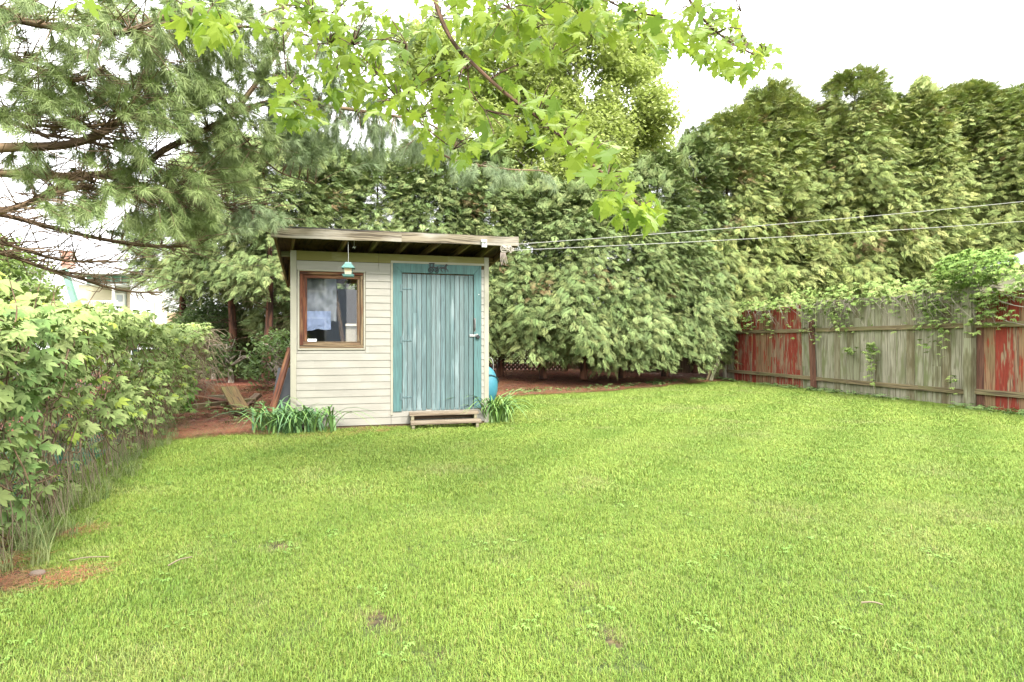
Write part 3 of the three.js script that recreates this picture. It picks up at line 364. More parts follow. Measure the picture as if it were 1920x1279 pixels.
// turquoise cart behind the shed, wood leaning on its left wall
{
  const p = at(925, 720, 9.6), o = thing('garden_cart', 'turquoise plastic garden cart with wire handle beside the shed', 'cart', [p.x - 0.13, 0, p.z]);
  const prof = []; for (let i = 0; i <= 10; i++) { const t = i / 10; prof.push(V(0.0 + 0.17 * Math.sin(t * 2.4) ** 0.8, 0.12 + t * 0.62, 0)); }
  const g = new THREE.SphereGeometry(0.5, 20, 14); g.scale(0.42, 0.72, 0.56); g.translate(0, 0.42, 0); const q = g.attributes.position; for (let i = 0; i < q.count; i++) { if (q.getY(i) < 0.08) q.setY(i, 0.08); if (q.getX(i) < -0.1) q.setX(i, -0.1); } g.computeVertexNormals(); mesh('tub', g, M.teal, o);
  mesh('rim_band', move(new THREE.TorusGeometry(0.3, 0.014, 6, 24).scale(0.72, 1, 1), 0, 0.48, 0.04, 1.0, 0.35, 0.4), plain(0.02, 0.06, 0.07, 0.5), o);
  mesh('handle', tube([V(-0.06, 0.62, -0.05), V(-0.06, 0.9, -0.08), V(0.08, 0.92, -0.08), V(0.12, 0.84, -0.06), V(0.12, 0.58, -0.05)], 0.011, 0.011, 6, 30), M.dullmetal, o);
  mesh('wheel', new THREE.TorusGeometry(0.11, 0.035, 8, 20).rotateY(Math.PI / 2).translate(0.0, 0.145, 0.22), M.black, o);
  const A = at(545, 652, 7.75), B = at(500, 792, 7.35); B.y = 0.02;
  tag(mesh('leaning_plank', bar(B, A, 0.1, 0.03, { r: 0.004 }), M.rust), 'rusty brown rough plank leaning against the shed corner', 'plank');
  const C = at(540, 690, 7.9), E = at(521, 778, 7.6); E.y = 0.02;
  tag(mesh('leaning_sheet', bar(E, C, 0.3, 0.02, { r: 0.004 }), plain(0.05, 0.055, 0.06, 0.4)), 'dark sheet leaning under the rusty plank beside the shed', 'sheet');
  tag(mesh('metal_rod', tube([V(E.x - 0.02, 0.02, E.z + 0.12), C.clone().add(V(-0.03, 0.02, 0.12))], 0.012, 0.012, 6), plain(0.35, 0.38, 0.42, 0.35, { metalness: 0.6 })), 'thin grey metal rod leaning beside the rusty plank', 'rod');
  // old planks lying on the needles
  const lying = (label, x0, y0, x1, y1, d0, d1, h, w, t, m) => { const a = at(x0, y0, d0), b = at(x1, y1, d1); a.y = h[0]; b.y = h[1]; tag(mesh('scrap_board', bar(a, b, w, t, { r: 0.006, ou: x0, ov: y0 }), m), label, 'board'); };
  lying('squared grey board tilted on top of the scrap wood pile', 428, 722, 452, 752, 8.9, 8.05, [0.46, 0.2], 0.23, 0.03, M.rafter);
  lying('long weathered beam in the scrap wood pile below the tilted board', 345, 745, 480, 728, 8.5, 9.0, [0.16, 0.22], 0.12, 0.1, M.rail);
  lying('dark rotten beam lying lowest in the scrap wood pile', 340, 757, 460, 757, 8.3, 8.2, [0.06, 0.06], 0.14, 0.1, M.darkwood);
  lying('reddish brown plank crossing behind the tilted scrap board', 366, 735, 470, 738, 9.0, 8.7, [0.3, 0.16], 0.16, 0.05, M.rust);
  lying('thin pale stick lying before the scrap wood pile', 410, 765, 450, 763, 7.9, 7.9, [0.04, 0.05], 0.05, 0.035, M.step);
  { const q = RNG(88); for (let i = 0; i < 16; i++) { const x0 = lerp(335, 490, q()), d = lerp(8.0, 9.8, q()), a = at(x0, 700, d), l = 0.3 + q() * 0.6, t = q() * 3.14, b = a.clone().add(V(Math.cos(t) * l, 0, Math.sin(t) * l * 0.6)); a.y = 0.04 + q() * 0.14; b.y = 0.06 + q() * 0.22; tag(mesh('scrap_stick', tube([a, a.clone().lerp(b, 0.5).add(V(0, 0.03, 0.03)), b], 0.02 + q() * 0.018, 0.012, 6, 5), [M.bark, M.rust, M.pinebark, M.darkwood][i % 4]), 'crooked broken branch strewn among the scrap wood', 'branch', 'broken branches among the scrap wood'); } }
  lying('short weathered board wedged under the tilted scrap board', 395, 748, 440, 742, 8.6, 8.9, [0.1, 0.2], 0.15, 0.03, M.rail);
  lying('grey split post lying across the back of the scrap wood', 360, 722, 425, 730, 9.6, 9.2, [0.2, 0.26], 0.09, 0.08, M.greywood[3]);
  lying('brown broken plank lying between the scrap pile and the shed', 468, 752, 498, 740, 8.4, 8.8, [0.06, 0.16], 0.14, 0.03, M.rust);
  lying('old log lying on the needles behind the scrap wood', 455, 712, 500, 716, 9.9, 9.8, [0.1, 0.1], 0.14, 0.13, M.darkwood);
  lying('dark board end poking out beside the tilted scrap board', 455, 735, 485, 722, 8.8, 9.1, [0.12, 0.32], 0.14, 0.06, M.darkwood);
}
// ───────────────────────── board fence on the right ─────────────────────────
const climbAnchors = [];
{
  const U = V(0.234, 0, 0.972).normalize(), N = V(-U.z, 0, U.x);          // along the fence towards us, and out into the yard
  const base = V(boardX(16.7), 0, -16.7), r = RNG(91), along = (s, y, n = 0) => base.clone().addScaledVector(U, s).addScaledVector(N, n).setY(y);
  const turn = Math.atan2(-U.z, U.x), G = 'board fence sections along the yard';
  const O = () => ({ ou: r() * 3, ov: r() * 3, r: 0.005 });
  function panel(name, label, s0, s1, w, mats, topY, rails, group) {
    const p0 = along(s0, 0), o = thing('board_fence', label, 'fence', p0.toArray(), turn, group), n = Math.round((s1 - s0) / w), bw = (s1 - s0) / n;
    for (let i = 0; i < n; i++) { const h = topY(i / n) + (r() - 0.5) * 0.05, g = box(bw - (name === 'near' ? 0.001 : 0.006) - r() * (name === 'near' ? 0.002 : 0.006), h - 0.02, 0.02, O()); mesh('board', move(g, bw * (i + 0.5), h / 2 + 0.01, (r() - 0.5) * (name === 'near' ? 0.008 : 0.02), 0, (r() - 0.5) * 0.03, (r() - 0.5) * 0.01 + (name === 'far' && i > n - 6 ? 0.03 : 0)), mats(i, n), o); }
    for (const y of rails) mesh('rail', move(box(s1 - s0 - 0.06, 0.095, 0.045, { grain: 'x', ...O() }), (s1 - s0) / 2, y, 0.04, 0, 0, (r() - 0.5) * 0.008), M.rail, o);
    return o;
  }
  const pick = a => a[Math.floor(r() * a.length)];
  const L1 = 3.5, L2 = 7.12;
  const f1 = panel('far', 'fence section of peeling red boards beside the cedar hedge', 0, L1, 0.158, (i, n) => i < 2 ? M.greywood[2] : i < 8 ? pick(M.redwood.slice(0, 2)) : i > n - 4 ? pick(M.greywood) : i === n - 5 || i === n - 6 ? M.redwood[0] : pick([...M.tanwood, M.redwood[2]]), () => 2.16, [0.3, 1.5]);
  const f2 = panel('mid', 'fence section of bare grey green weathered boards', L1, L2, 0.178, () => pick(M.greywood), t => 2.2 - 0.04 * t, [0.29, 1.51]);
  const f3 = panel('near', 'fence section with flaking bright red boards beside the tall post', L2 + 0.02, L2 + 4.4, 0.18, (i) => i === 0 ? M.postred : i === 1 ? M.tanwood[0] : [2, 5].includes(i) ? M.redwood[0] : i === 3 ? M.redwood[1] : pick([...M.tanwood, ...M.redwood]), () => 2.1, [0.32, 1.52]);
  const post = (o, x, h, w, m, lean = 0, z = 0.07) => mesh('post', move(box(w, h, w, O()), x - Math.sin(lean) * 0, h / 2, z, 0, 0, lean), m, o);
  post(f1, -0.06, 1.62, 0.1, M.greywood[2]); post(f1, L1 - 0.02, 1.75, 0.1, M.postred, 0.05, 0.1); post(f2, L2 - L1 + 0.02, 2.62, 0.13, M.greywood[1], 0, 0.08);
  for (const [s, y] of [[0.5, 2.2], [1.5, 2.15], [2.5, 2.2], [3.5, 2.25], [4.5, 2.25], [5.5, 2.25], [6.5, 2.2], [7.1, 2.5], [8, 2.2]]) climbAnchors.push(along(s, y, 0.1));
  // two laths leaning at the far end
  const a = at(1327, 708, 16.1), b = at(1352, 640, 16.6), c = at(1333, 710, 15.9), d = at(1360, 640, 16.4); a.y = c.y = 0.05;
  tag(mesh('leaning_lath', bar(a, b, 0.09, 0.03), M.rail), 'tan lath leaning against the end post, behind its twin', 'lath');
  tag(mesh('leaning_lath', bar(c, d, 0.09, 0.03), M.greywood[1]), 'grey lath leaning against the end post, before its twin', 'lath');

  // climbing vine on the fence
  const vine = thing('climbing_vine', 'pale green climbing vine draped over the top of the fence', 'vine', along(4, 0, 0.12).toArray()), inv = vine.position;
  const leaf = palmate(5, 0.075, 3), lm = matte(1, 1, 1), items = [], stems = [], q = RNG(17);
  const put = (p, s, c) => { const a = q() * 6.283, dir = V(Math.cos(a), 0.1 - q() * 0.7, Math.sin(a)).addScaledVector(N, 0.5).normalize(), up = V((q() - 0.5) * 1.1, 0.9, (q() - 0.5) * 1.1).addScaledVector(N, 0.4).normalize(); items.push({ p: p.clone(), m: place(p.clone().sub(inv), dir, up, s), c: c ?? mix3([0.12, 0.2, 0.035], [0.24, 0.31, 0.08], q()) }); };
  for (let i = 0; i < 1450; i++) { // mass along the top
    const s = lerp(0.9, 11, q() ** 0.9), thick = 0.16 + 0.22 * fbm(s * 1.1, 3, 5, 3) * sstep(0.6, 3, s), hang = q() < 0.22 ? q() ** 2 * 0.75 : 0; put(along(s, 2.13 + (q() - 0.35) * thick * 1.6 - hang + 0.12 * fbm(s * 0.8, 9, 8, 2), 0.08 + (q() - 0.4) * 0.5 * (1 - hang)), 0.8 + q() * 0.6); }
  for (let i = 0; i < 900; i++) { const a = q() * 6.283, b = Math.acos(2 * q() - 1), rr = 0.35 + 0.65 * Math.sqrt(q()) + 0.25 * (fbm(a, b * 2, 4, 2) - 0.5); put(along(7.2 + Math.sin(b) * Math.cos(a) * 0.62 * rr, 2.62 + Math.cos(b) * 0.36 * rr - 0.06, 0.08 + Math.sin(b) * Math.sin(a) * 0.52 * rr), 0.85 + q() * 0.5, mix3([0.11, 0.2, 0.03], [0.2, 0.3, 0.05], q())); }
  for (const [s, n, ya, yb, sp] of [[6.6, 150, 0.9, 2.1, 0.45], [7.5, 150, 1.3, 2.1, 0.5], [5.2, 70, 0.3, 1.2, 0.18], [4.6, 24, 0.9, 1.1, 0.2], [2.0, 50, 1.2, 2, 0.3], [3.5, 70, 1.1, 2.1, 0.35], [4.3, 60, 1.3, 2, 0.5], [6.9, 14, 0.2, 0.6, 0.1], [1.1, 36, 1.4, 2, 0.3]]) for (let i = 0; i < n; i++) put(along(s + (q() + q() - 1) * sp, lerp(ya, yb, Math.sqrt(q())), 0.1 + q() * 0.18), 0.8 + q() * 0.5);
  items.sort((x, y) => x.p.length() - y.p.length());
  items.forEach((e, i) => { if (i < 260) { const m = mesh('leaf', leaf, leafMats('fv')[i % 3], vine); m.applyMatrix4(e.m); } });
  instanced('leaves', leaf, lm, items.slice(260), vine);
  for (let i = 0; i < 90; i++) { const s = lerp(1, 10, q()), p = along(s, 2.1 + q() * 0.15, 0.1), e = along(s + (q() - 0.3) * 0.9, 1.5 + q() * 0.5, 0.14 + q() * 0.1), m = p.clone().lerp(e, 0.5).add(V((q() - 0.5) * 0.2, 0.1, 0)).addScaledVector(N, 0.12); stems.push(tube([p.sub(inv), m.sub(inv), e.sub(inv)], 0.007, 0.003, 4, 6)); }
  for (const [s0, y0, s1, y1] of [[4.5, 2.1, 4.2, 1.45], [5.2, 1.3, 5.25, 0.02], [7.3, 2.1, 8.6, 1.7], [7.3, 1.9, 8.2, 1.45], [7.4, 2.2, 9, 2.05], [3.4, 2.1, 3.5, 1.2], [4.0, 1.5, 4.5, 1.9], [6.4, 2.0, 6.1, 1.5], [7.5, 2.1, 8.8, 1.9]]) stems.push(tube([along(s0, y0, 0.1).sub(inv), along(lerp(s0, s1, 0.5), lerp(y0, y1, 0.5) - 0.08, 0.2).sub(inv), along(s1, y1, 0.12).sub(inv)], 0.012, 0.006, 5, 8));
  mesh('stems', merge(stems), M.greybark, vine);
}
function palmate(n, len, seed) {   // a compound leaf: n pointed leaflets spread like a hand, lying along +x
  const pos = [], idx = [], q = RNG(seed);
  for (let i = 0; i < n; i++) {
    const a = (i / (n - 1) - 0.5) * 2.5, l = len * (1 - 0.28 * Math.abs(i - (n - 1) / 2) / ((n - 1) / 2)) * (0.9 + q() * 0.2), w = l * 0.2, c = Math.cos(a), s = Math.sin(a), b = pos.length / 3, dr = 0.35 + q() * 0.35;
    const P = (x, z, y) => pos.push(x * c - z * s, y, x * s + z * c);
    P(0.008, 0, 0); P(l * 0.35, w * 0.75, -0.004 - dr * l * 0.06 + w * 0.3); P(l * 0.35, -w * 0.75, -0.004 - dr * l * 0.06 + w * 0.3); P(l * 0.38, 0, -dr * l * 0.07); P(l * 0.68, w * 0.85, -dr * l * 0.3 + w * 0.25); P(l * 0.68, -w * 0.85, -dr * l * 0.3 + w * 0.25); P(l * 0.72, 0, -dr * l * 0.34); P(l, 0, -dr * l * 0.75);
    for (const t of [[0, 1, 3], [0, 3, 2], [1, 4, 3], [3, 4, 6], [2, 3, 5], [3, 6, 5], [4, 7, 6], [6, 7, 5]]) idx.push(b + t[0], b + t[1], b + t[2]);
  }
  return geoFrom(pos, idx);
}
function leafMats(k) { leafMats[k] ??= { fv: [[0.15, 0.24, 0.045], [0.2, 0.28, 0.06], [0.12, 0.21, 0.04]], lv: [[0.15, 0.235, 0.06], [0.205, 0.28, 0.09], [0.12, 0.2, 0.05]], mp: [[0.27, 0.36, 0.04], [0.23, 0.33, 0.035], [0.15, 0.24, 0.03]] }[k].map(c => k === 'mp' ? leafy(...c, 0.6) : matte(...c, { roughness: 0.9 })); return leafMats[k]; }

// ───────────────────────── chain-link fence with creeper on the left ─────────────────────────
{
  const r = RNG(121), dA = 1.6, dB = 11.2, P = (d, y, n = 0) => V(fenceX(d) + n, y, -d + n * 0.437);
  const fence = thing('chain_link_fence', 'green chain-link fence under the leafy creeper', 'fence', P(6, 0).toArray()), fi = fence.position;
  const gm = plain(0.03, 0.15, 0.11, 0.5), wires = [], H = 1.22, step = 0.075;
  for (let s = -H; s < (dB - dA) * 1.09; s += step) for (const k of [0, 1]) { let a = s, b = s + H, ya = 0, yb = H; const L = (dB - dA) * 1.09; if (a < 0) { ya = -a; a = 0; } if (b > L) { yb = H - (b - L); b = L; } if (b <= a) continue; if (k) { ya = H - ya; yb = H - yb; } wires.push(tube([P(dA + a / 1.09, ya + 0.03).sub(fi), P(dA + b / 1.09, yb + 0.03).sub(fi)], 0.0028, 0.0028, 3, 1)); }
  const ml = mesh('chain_link', merge(wires), gm, fence); ml.userData.kind = 'stuff';
  for (const d of [2.2, 4.6, 7.0, 9.3, 11.2]) mesh('post', tube([P(d, 0, -0.05).sub(fi), P(d, 1.32, -0.05).sub(fi)], 0.028, 0.028, 8, 1), gm, fence);
  mesh('top_rail', tube([P(dA, H + 0.05).sub(fi), P(dB, H + 0.05).sub(fi)], 0.02, 0.02, 6, 1), gm, fence);
  // creeper
  const vine = thing('creeper', 'broad-leaved green creeper burying the chain-link fence', 'creeper', P(6, 0).toArray()), leaf = palmate(5, 0.13, 7), leaf2 = palmate(5, 0.12, 19), items = [];
  const bulge = (d, y) => 0.18 + 0.42 * fbm(d * 0.9, y * 1.6, 71, 3) + 0.12 * Math.sin(Math.min(1, y / 1.5) * 3.1);
  const put = (p, s, c, face = 1) => { const a = r() * 6.283, dir = V(Math.cos(a) + 0.3 * face, 0.3 - r() * 1.1, Math.sin(a) + 0.15 * face).normalize(), up = V(0.3 * face + (r() - 0.5) * 1.7, 0.9 + (r() - 0.5) * 0.6, 0.2 + (r() - 0.5) * 1.7).normalize(); items.push({ p, m: place(p.clone().sub(fi), dir, up, s), c }); };
  const tint = () => { const k = r(); return k < 0.08 ? [0.26, 0.33, 0.05] : mix3([0.15, 0.225, 0.055], [0.28, 0.335, 0.115], r()); };
  for (let i = 0; i < 13500; i++) {
    const d = 1.9 + (dB - 1.9) * r() ** 1.15, t = r(), top = 1.33 + 0.3 * (fbm(d * 1.4, 2, 77, 3) - 0.4) - 0.06 * sstep(5, 2.5, d), far = sstep(8.2, 10.6, d);
    let y, n; if (t < 0.34) { y = top + (r() - 0.45) * 0.22; n = (r() - 0.45) * 1.2; } else { y = lerp(0.06, top, r() ** 0.9); n = bulge(d, y) * (0.35 + r() * 0.85); }
    if (t >= 0.34 && r() < far * 0.8) continue; if (y < 0.4 && r() < 0.3) continue; if (fbm(d * 2.2, y * 3.2, 99, 3) > 0.5 && t > 0.34 && r() < 0.8) continue;
    if (y < 0.5 && r() < 0.55) n = -0.04 - r() * 0.3;
    put(P(d, y, n), 0.3 + r() * 0.46, tint());
  }
  for (let i = 0; i < 160; i++) { const d = 2.6 + r() * 3.5; put(P(d, 1.4 + r() * 0.4 * sstep(6.5, 3, d), -0.3 + (r() - 0.5) * 0.8), 0.6 + r() * 0.5, tint()); }
  for (const [px, py, d, n, sp] of [[330, 725, 9.2, 90, 0.3], [335, 760, 8.4, 40, 0.25], [230, 790, 7.0, 60, 0.3]]) for (let i = 0; i < n; i++) { const p = at(px, py, d); put(p.add(V((r() - 0.5) * 2 * sp, (r() - 0.5) * sp * 1.4, (r() - 0.5) * sp)), 0.8 + r() * 0.5, mix3([0.09, 0.2, 0.03], [0.16, 0.28, 0.05], r())); }
  items.sort((x, y) => x.p.distanceTo(camera.position) - y.p.distanceTo(camera.position));
  const seen = items.filter(e => e.p.z < -2.9 && Math.abs(e.p.x / e.p.z) < 0.98), pickd = new Set(seen.slice(0, 290));
  let k = 0; for (const e of pickd) { const m = mesh('leaf', k % 2 ? leaf : leaf2, leafMats('lv')[k++ % 3], vine); m.applyMatrix4(e.m); }
  const rest = items.filter(e => !pickd.has(e)), lm = matte(1, 1, 1, { roughness: 0.9 }); instanced('leaves', leaf, lm, rest.filter((e, i) => i % 2), vine); instanced('leaves', leaf2, lm, rest.filter((e, i) => i % 2 === 0), vine);
  // stems: green-brown runners, and the dry tangle at the far end
  const stems = [], dry = [];
  for (let i = 0; i < 620; i++) { const d = 2.2 + 8.6 * r() ** 1.2, y = 0.2 + r() * 1.15, a = P(d, y, bulge(d, y) * (0.6 + r() * 0.5)), b = P(d + (r() - 0.5) * 0.9, y + (r() - 0.6) * 0.7, bulge(d, y) * (0.6 + r() * 0.6)), m = a.clone().lerp(b, 0.5).add(V((r() - 0.5) * 0.15, (r() - 0.5) * 0.2, 0)); stems.push(tube([a.sub(fi), m.sub(fi), b.sub(fi)], 0.006, 0.003, 4, 5)); }
  for (const [x0, y0, x1, y1, x2, y2] of [[85, 620, 105, 545, 135, 505], [150, 610, 165, 570, 200, 520], [60, 600, 75, 530, 90, 490], [110, 600, 100, 550, 108, 520]]) { const d = 4.4, q = [at(x0, y0, d), at(x1, y1, d), at(x2, y2, d)]; stems.push(tube(q.map(v => v.sub(fi)), 0.006, 0.002, 4, 8)); }
  for (let i = 0; i < 330; i++) { const d = lerp(7.6, 11.3, Math.sqrt(r())), y = 1.45 - 1.1 * r() ** 1.6, n = 0.05 + r() * 0.55, a = P(d, y, n), l = 0.2 + r() * 0.75, b = a.clone().add(V((r() - 0.45) * 0.8, -l * r(), (r() - 0.5) * 0.8)), m = a.clone().lerp(b, 0.45).add(V((r() - 0.3) * 0.2, 0.1 * r(), (r() - 0.5) * 0.25)); if (b.y < 0.05) b.y = 0.05; dry.push(tube([a.sub(fi), m.sub(fi), b.sub(fi)], 0.005, 0.003, 3, 5)); }
  for (let i = 0; i < 240; i++) { const d = lerp(2.6, 8, r()), y = 0.1 + r() * 0.5, a = P(d, y + 0.35, 0.12 + r() * 0.3), b = P(d + (r() - 0.5) * 0.3, 0.02, 0.2 + r() * 0.3); dry.push(tube([a.sub(fi), a.clone().lerp(b.clone().sub(fi), 0.5).add(V((r() - 0.5) * 0.1, 0, 0)), b.sub(fi)], 0.004, 0.002, 3, 4)); }
  mesh('stems', merge(stems), M.pinebark, vine); mesh('dry_stems', merge(dry), plain(0.24, 0.19, 0.12, 0.9), vine).userData.kind = 'stuff';
  // long grass at its foot
  const q = RNG(131), pos = [], idx = []; for (let i = 0; i < 26; i++) { const a = q() * 6.283, l = 0.18 + q() * 0.26, le = l * (0.3 + q() * 0.7), x = (q() - 0.5) * 0.1, z = (q() - 0.5) * 0.1, w = 0.0035, cx = Math.cos(a), cz = Math.sin(a), b = pos.length / 3; for (let s = 0; s <= 4; s++) { const t = s / 4, rr = le * t * t, y = l * (t - 0.28 * t * t * (le / l)), ww = w * (1 - t * 0.9); pos.push(x + cx * rr - cz * ww, y, z + cz * rr + cx * ww, x + cx * rr + cz * ww, y, z + cz * rr - cx * ww); if (s < 4) { const k = b + s * 2; idx.push(k, k + 1, k + 2, k + 1, k + 3, k + 2); } } }
  const lg = geoFrom(pos, idx), gl = []; for (let i = 0; i < 140; i++) { const d = 2.4 + 7 * q(), n = 0.4 + (q() + q() + q() - 1.5) * 0.32 + 0.06; gl.push({ m: place(P(d, 0, n), V(Math.cos(q() * 6.28), 0, Math.sin(q() * 6.28)), V(0, 1, 0), 0.3 + q() * 0.45 * sstep(9, 4, d)), c: mix3([0.13, 0.21, 0.06], [0.28, 0.3, 0.12], q()) }); }
  tag(instanced('long_grass', lg, matte(1, 1, 1), gl), 'long uncut grass along the foot of the creeper', 'grass');
  // dandelion
  const dp = at(12, 940, 3.6), dl = thing('dandelion', 'yellow dandelion flower on a green stalk before the creeper', 'flower', [dp.x, 0, dp.z]); mesh('stalk', tube([V(0, 0, 0), V(0.01, dp.y * 0.5, 0), V(0, dp.y, 0)], 0.004, 0.003, 5), plain(0.1, 0.2, 0.05), dl);
  const pg = []; for (let i = 0; i < 60; i++) { const a = i * 2.4, e = 0.1 + (i / 60) * 1.2, g = new THREE.BoxGeometry(0.02, 0.0015, 0.004).translate(0.011, 0, 0).rotateZ(e).rotateY(a); pg.push(g); } mesh('flower_head', merge(pg).translate(0, dp.y, 0), plain(0.7, 0.5, 0.02, 0.8), dl);
  mesh('rosette', merge([0, 1, 2, 3, 4, 5, 6].map(i => new THREE.ConeGeometry(0.02, 0.16, 4).scale(1, 1, 0.15).translate(0, 0.08, 0).rotateX(1.1).rotateY(i * 0.9))), leafMats('lv')[2], dl);
}
// ───────────────────────── daylilies ─────────────────────────
function daylily(label, p, n, spread, height, seed, tints) {
  const o = thing('daylily', label, 'plant', p.toArray()), q = RNG(seed), mats = tints.map(c => matte(...c, { roughness: 0.5 }));
  for (let i = 0; i < n; i++) {
    const a = q() * 6.283, bx = (q() + q() - 1) * spread[0], bz = (q() + q() - 1) * spread[1], L = height * (0.75 + q() * 0.6), out = (0.35 + q() * 0.95) * L, w = 0.012 + q() * 0.008, pos = [], idx = [], uvS = 7, dr = 0.6 + q() * 0.75, cx = Math.cos(a), cz = Math.sin(a);
    for (let s = 0; s <= uvS; s++) { const t = s / uvS, rr = out * (t * 0.35 + t * t * 0.65), y = L * (t * 1.15 - dr * t * t * t * 0.75 - 0.02), ww = w * (t < 0.15 ? 0.8 : Math.pow(1 - t, 0.6)) + 0.0006; pos.push(cx * rr - cz * ww, y, cz * rr + cx * ww, cx * rr, y - ww * 0.5, cz * rr, cx * rr + cz * ww, y, cz * rr - cx * ww); if (s < uvS) { const b = s * 3; idx.push(b, b + 1, b + 3, b + 1, b + 4, b + 3, b + 1, b + 2, b + 4, b + 2, b + 5, b + 4); } }
    const m = mesh('leaf', geoFrom(pos, idx), mats[Math.floor(q() * mats.length)], o); m.position.set(bx, 0, bz);
  }
  return o;
}
const lilyTints = [[0.1, 0.21, 0.07], [0.13, 0.25, 0.065], [0.17, 0.29, 0.07], [0.08, 0.18, 0.07]];
{ const a = onGround(560, 812), b = onGround(926, 790); daylily('wide clump of dark green daylily leaves under the shed window', V(a.x - 0.05, 0, a.z + 0.02), 190, [0.58, 0.17], 0.52, 5, lilyTints); daylily('arching clump of daylily leaves at the corner beside the step', V(b.x, 0, b.z + 0.1), 150, [0.24, 0.18], 0.56, 9, [[0.1, 0.21, 0.05], [0.14, 0.25, 0.05], [0.17, 0.28, 0.07], [0.08, 0.17, 0.05]]); }
// low weeds along the fence foot and on the bed edge
{
  const q = RNG(141), g = palmate(4, 0.05, 23), pos = []; const list = [];
  const add = (p, n, sx, sz, h) => { for (let i = 0; i < n; i++) { const a = q() * 6.283, k = q(); list.push({ m: place(p.clone().add(V((q() + q() - 1) * sx, 0.02 + q() * h, (q() + q() - 1) * sz)), V(Math.cos(a), -0.2, Math.sin(a)), V((q() - 0.5) * 0.5, 1, (q() - 0.5) * 0.5), 0.7 + q() * 0.9), c: mix3([0.07, 0.15, 0.03], [0.17, 0.24, 0.07], k) }); } };
  for (let i = 0; i < 60; i++) { const s = q() * 9, d = 16.7 - s * 0.972; add(V(boardX(d) - 0.22 - q() * 0.2, 0, -d), 14, 0.2, 0.2, 0.1); }
  for (let i = 0; i < 90; i++) { const x = lerp(-0.4, 6.6, q()), d = bedEdge(x) + (q() - 0.3) * 0.7; add(V(x, berm(Math.max(0, d - bedEdge(x))), -d), 9, 0.22, 0.2, 0.1); }
  for (const [px, py] of [[395, 770], [410, 745], [360, 775], [440, 778], [310, 800], [480, 770], [420, 715], [455, 705], [520, 700], [465, 715], [500, 740]]) { const p = onGround(px, py + 20); add(p, 26, 0.2, 0.2, 0.3); }
  for (let i = 0; i < 110; i++) { const d = 2 + 11 * q() ** 1.5, x = (q() * 2 - 1) * 0.98 * d; if (x < fenceX(d) + 0.3 || x > boardX(d) - 0.3 || d > bedEdge(x) - 0.3) continue; const u = (x + 3.03) * CT - (-d + 7.3) * ST, w = (x + 3.03) * ST + (-d + 7.3) * CT; if (u > -0.1 && u < 2.9 && w < 0.1) continue; for (let j = 0; j < 9; j++) { const a = q() * 6.283; list.push({ m: place(V(x + (q() + q() - 1) * 0.1, 0.02 + q() * 0.012, -d + (q() + q() - 1) * 0.1), V(Math.cos(a), 0.1, Math.sin(a)), V((q() - 0.5) * 0.4, 1, (q() - 0.5) * 0.4), 0.3 + q() * 0.25), c: mix3([0.12, 0.23, 0.035], [0.17, 0.27, 0.05], q()) }); } }
  tag(instanced('weeds', g, matte(1, 1, 1), list), 'low leafy weeds along fence foot and bed edge', 'weeds');
}
// ───────────────────────── cedars ─────────────────────────
function spray(seed) {     // a flat drooping cedar frond along +x, scaled to a length of 1
  const q = RNG(seed), pos = [], idx = [];
  const kite = (x, y, z, ax, az, l, w, dy) => { const b = pos.length / 3, px = -az * w, pz = ax * w; pos.push(x, y, z, x + ax * l * 0.45 + px, y + dy * 0.35, z + az * l * 0.45 + pz, x + ax * l, y + dy, z + az * l, x + ax * l * 0.45 - px, y + dy * 0.35, z + az * l * 0.45 - pz); idx.push(b, b + 1, b + 2, b, b + 2, b + 3); };
  const n = 9;
  for (let i = 0; i <= n; i++) {
    const t = 0.06 + 0.86 * i / n, x = t, y = -0.28 * t * t;
    if (i === n) { kite(x, y, 0, 1, 0, 0.2, 0.035, -0.1); continue; }
    for (const s of [-1, 1]) {
      const l = (0.44 * (1 - t) + 0.1) * (0.75 + q() * 0.5), a = 0.75 + (q() - 0.5) * 0.35, ax = Math.cos(a), az = Math.sin(a) * s, dy = -l * (0.15 + q() * 0.3);
      kite(x, y, 0, ax, az, l, 0.024, dy);
      for (const f of [0.4, 0.68]) for (const e of [-1, 1]) { if (q() < 0.25) continue; const b2 = Math.atan2(az, ax) + e * 0.6; kite(x + ax * l * f, y + dy * f, az * l * f, Math.cos(b2), Math.sin(b2), l * 0.42 * (1.2 - f), 0.02, dy * 0.4); }
    }
  }
  return geoFrom(pos, idx);
}
const cedarLeaf = matte(1, 1, 1, { roughness: 0.8, vertexColors: true }), SPRAYS = [spray(1), spray(2), spray(3)];
const BOUGH_L = [0.5, 0.85, 1.25, 1.7];
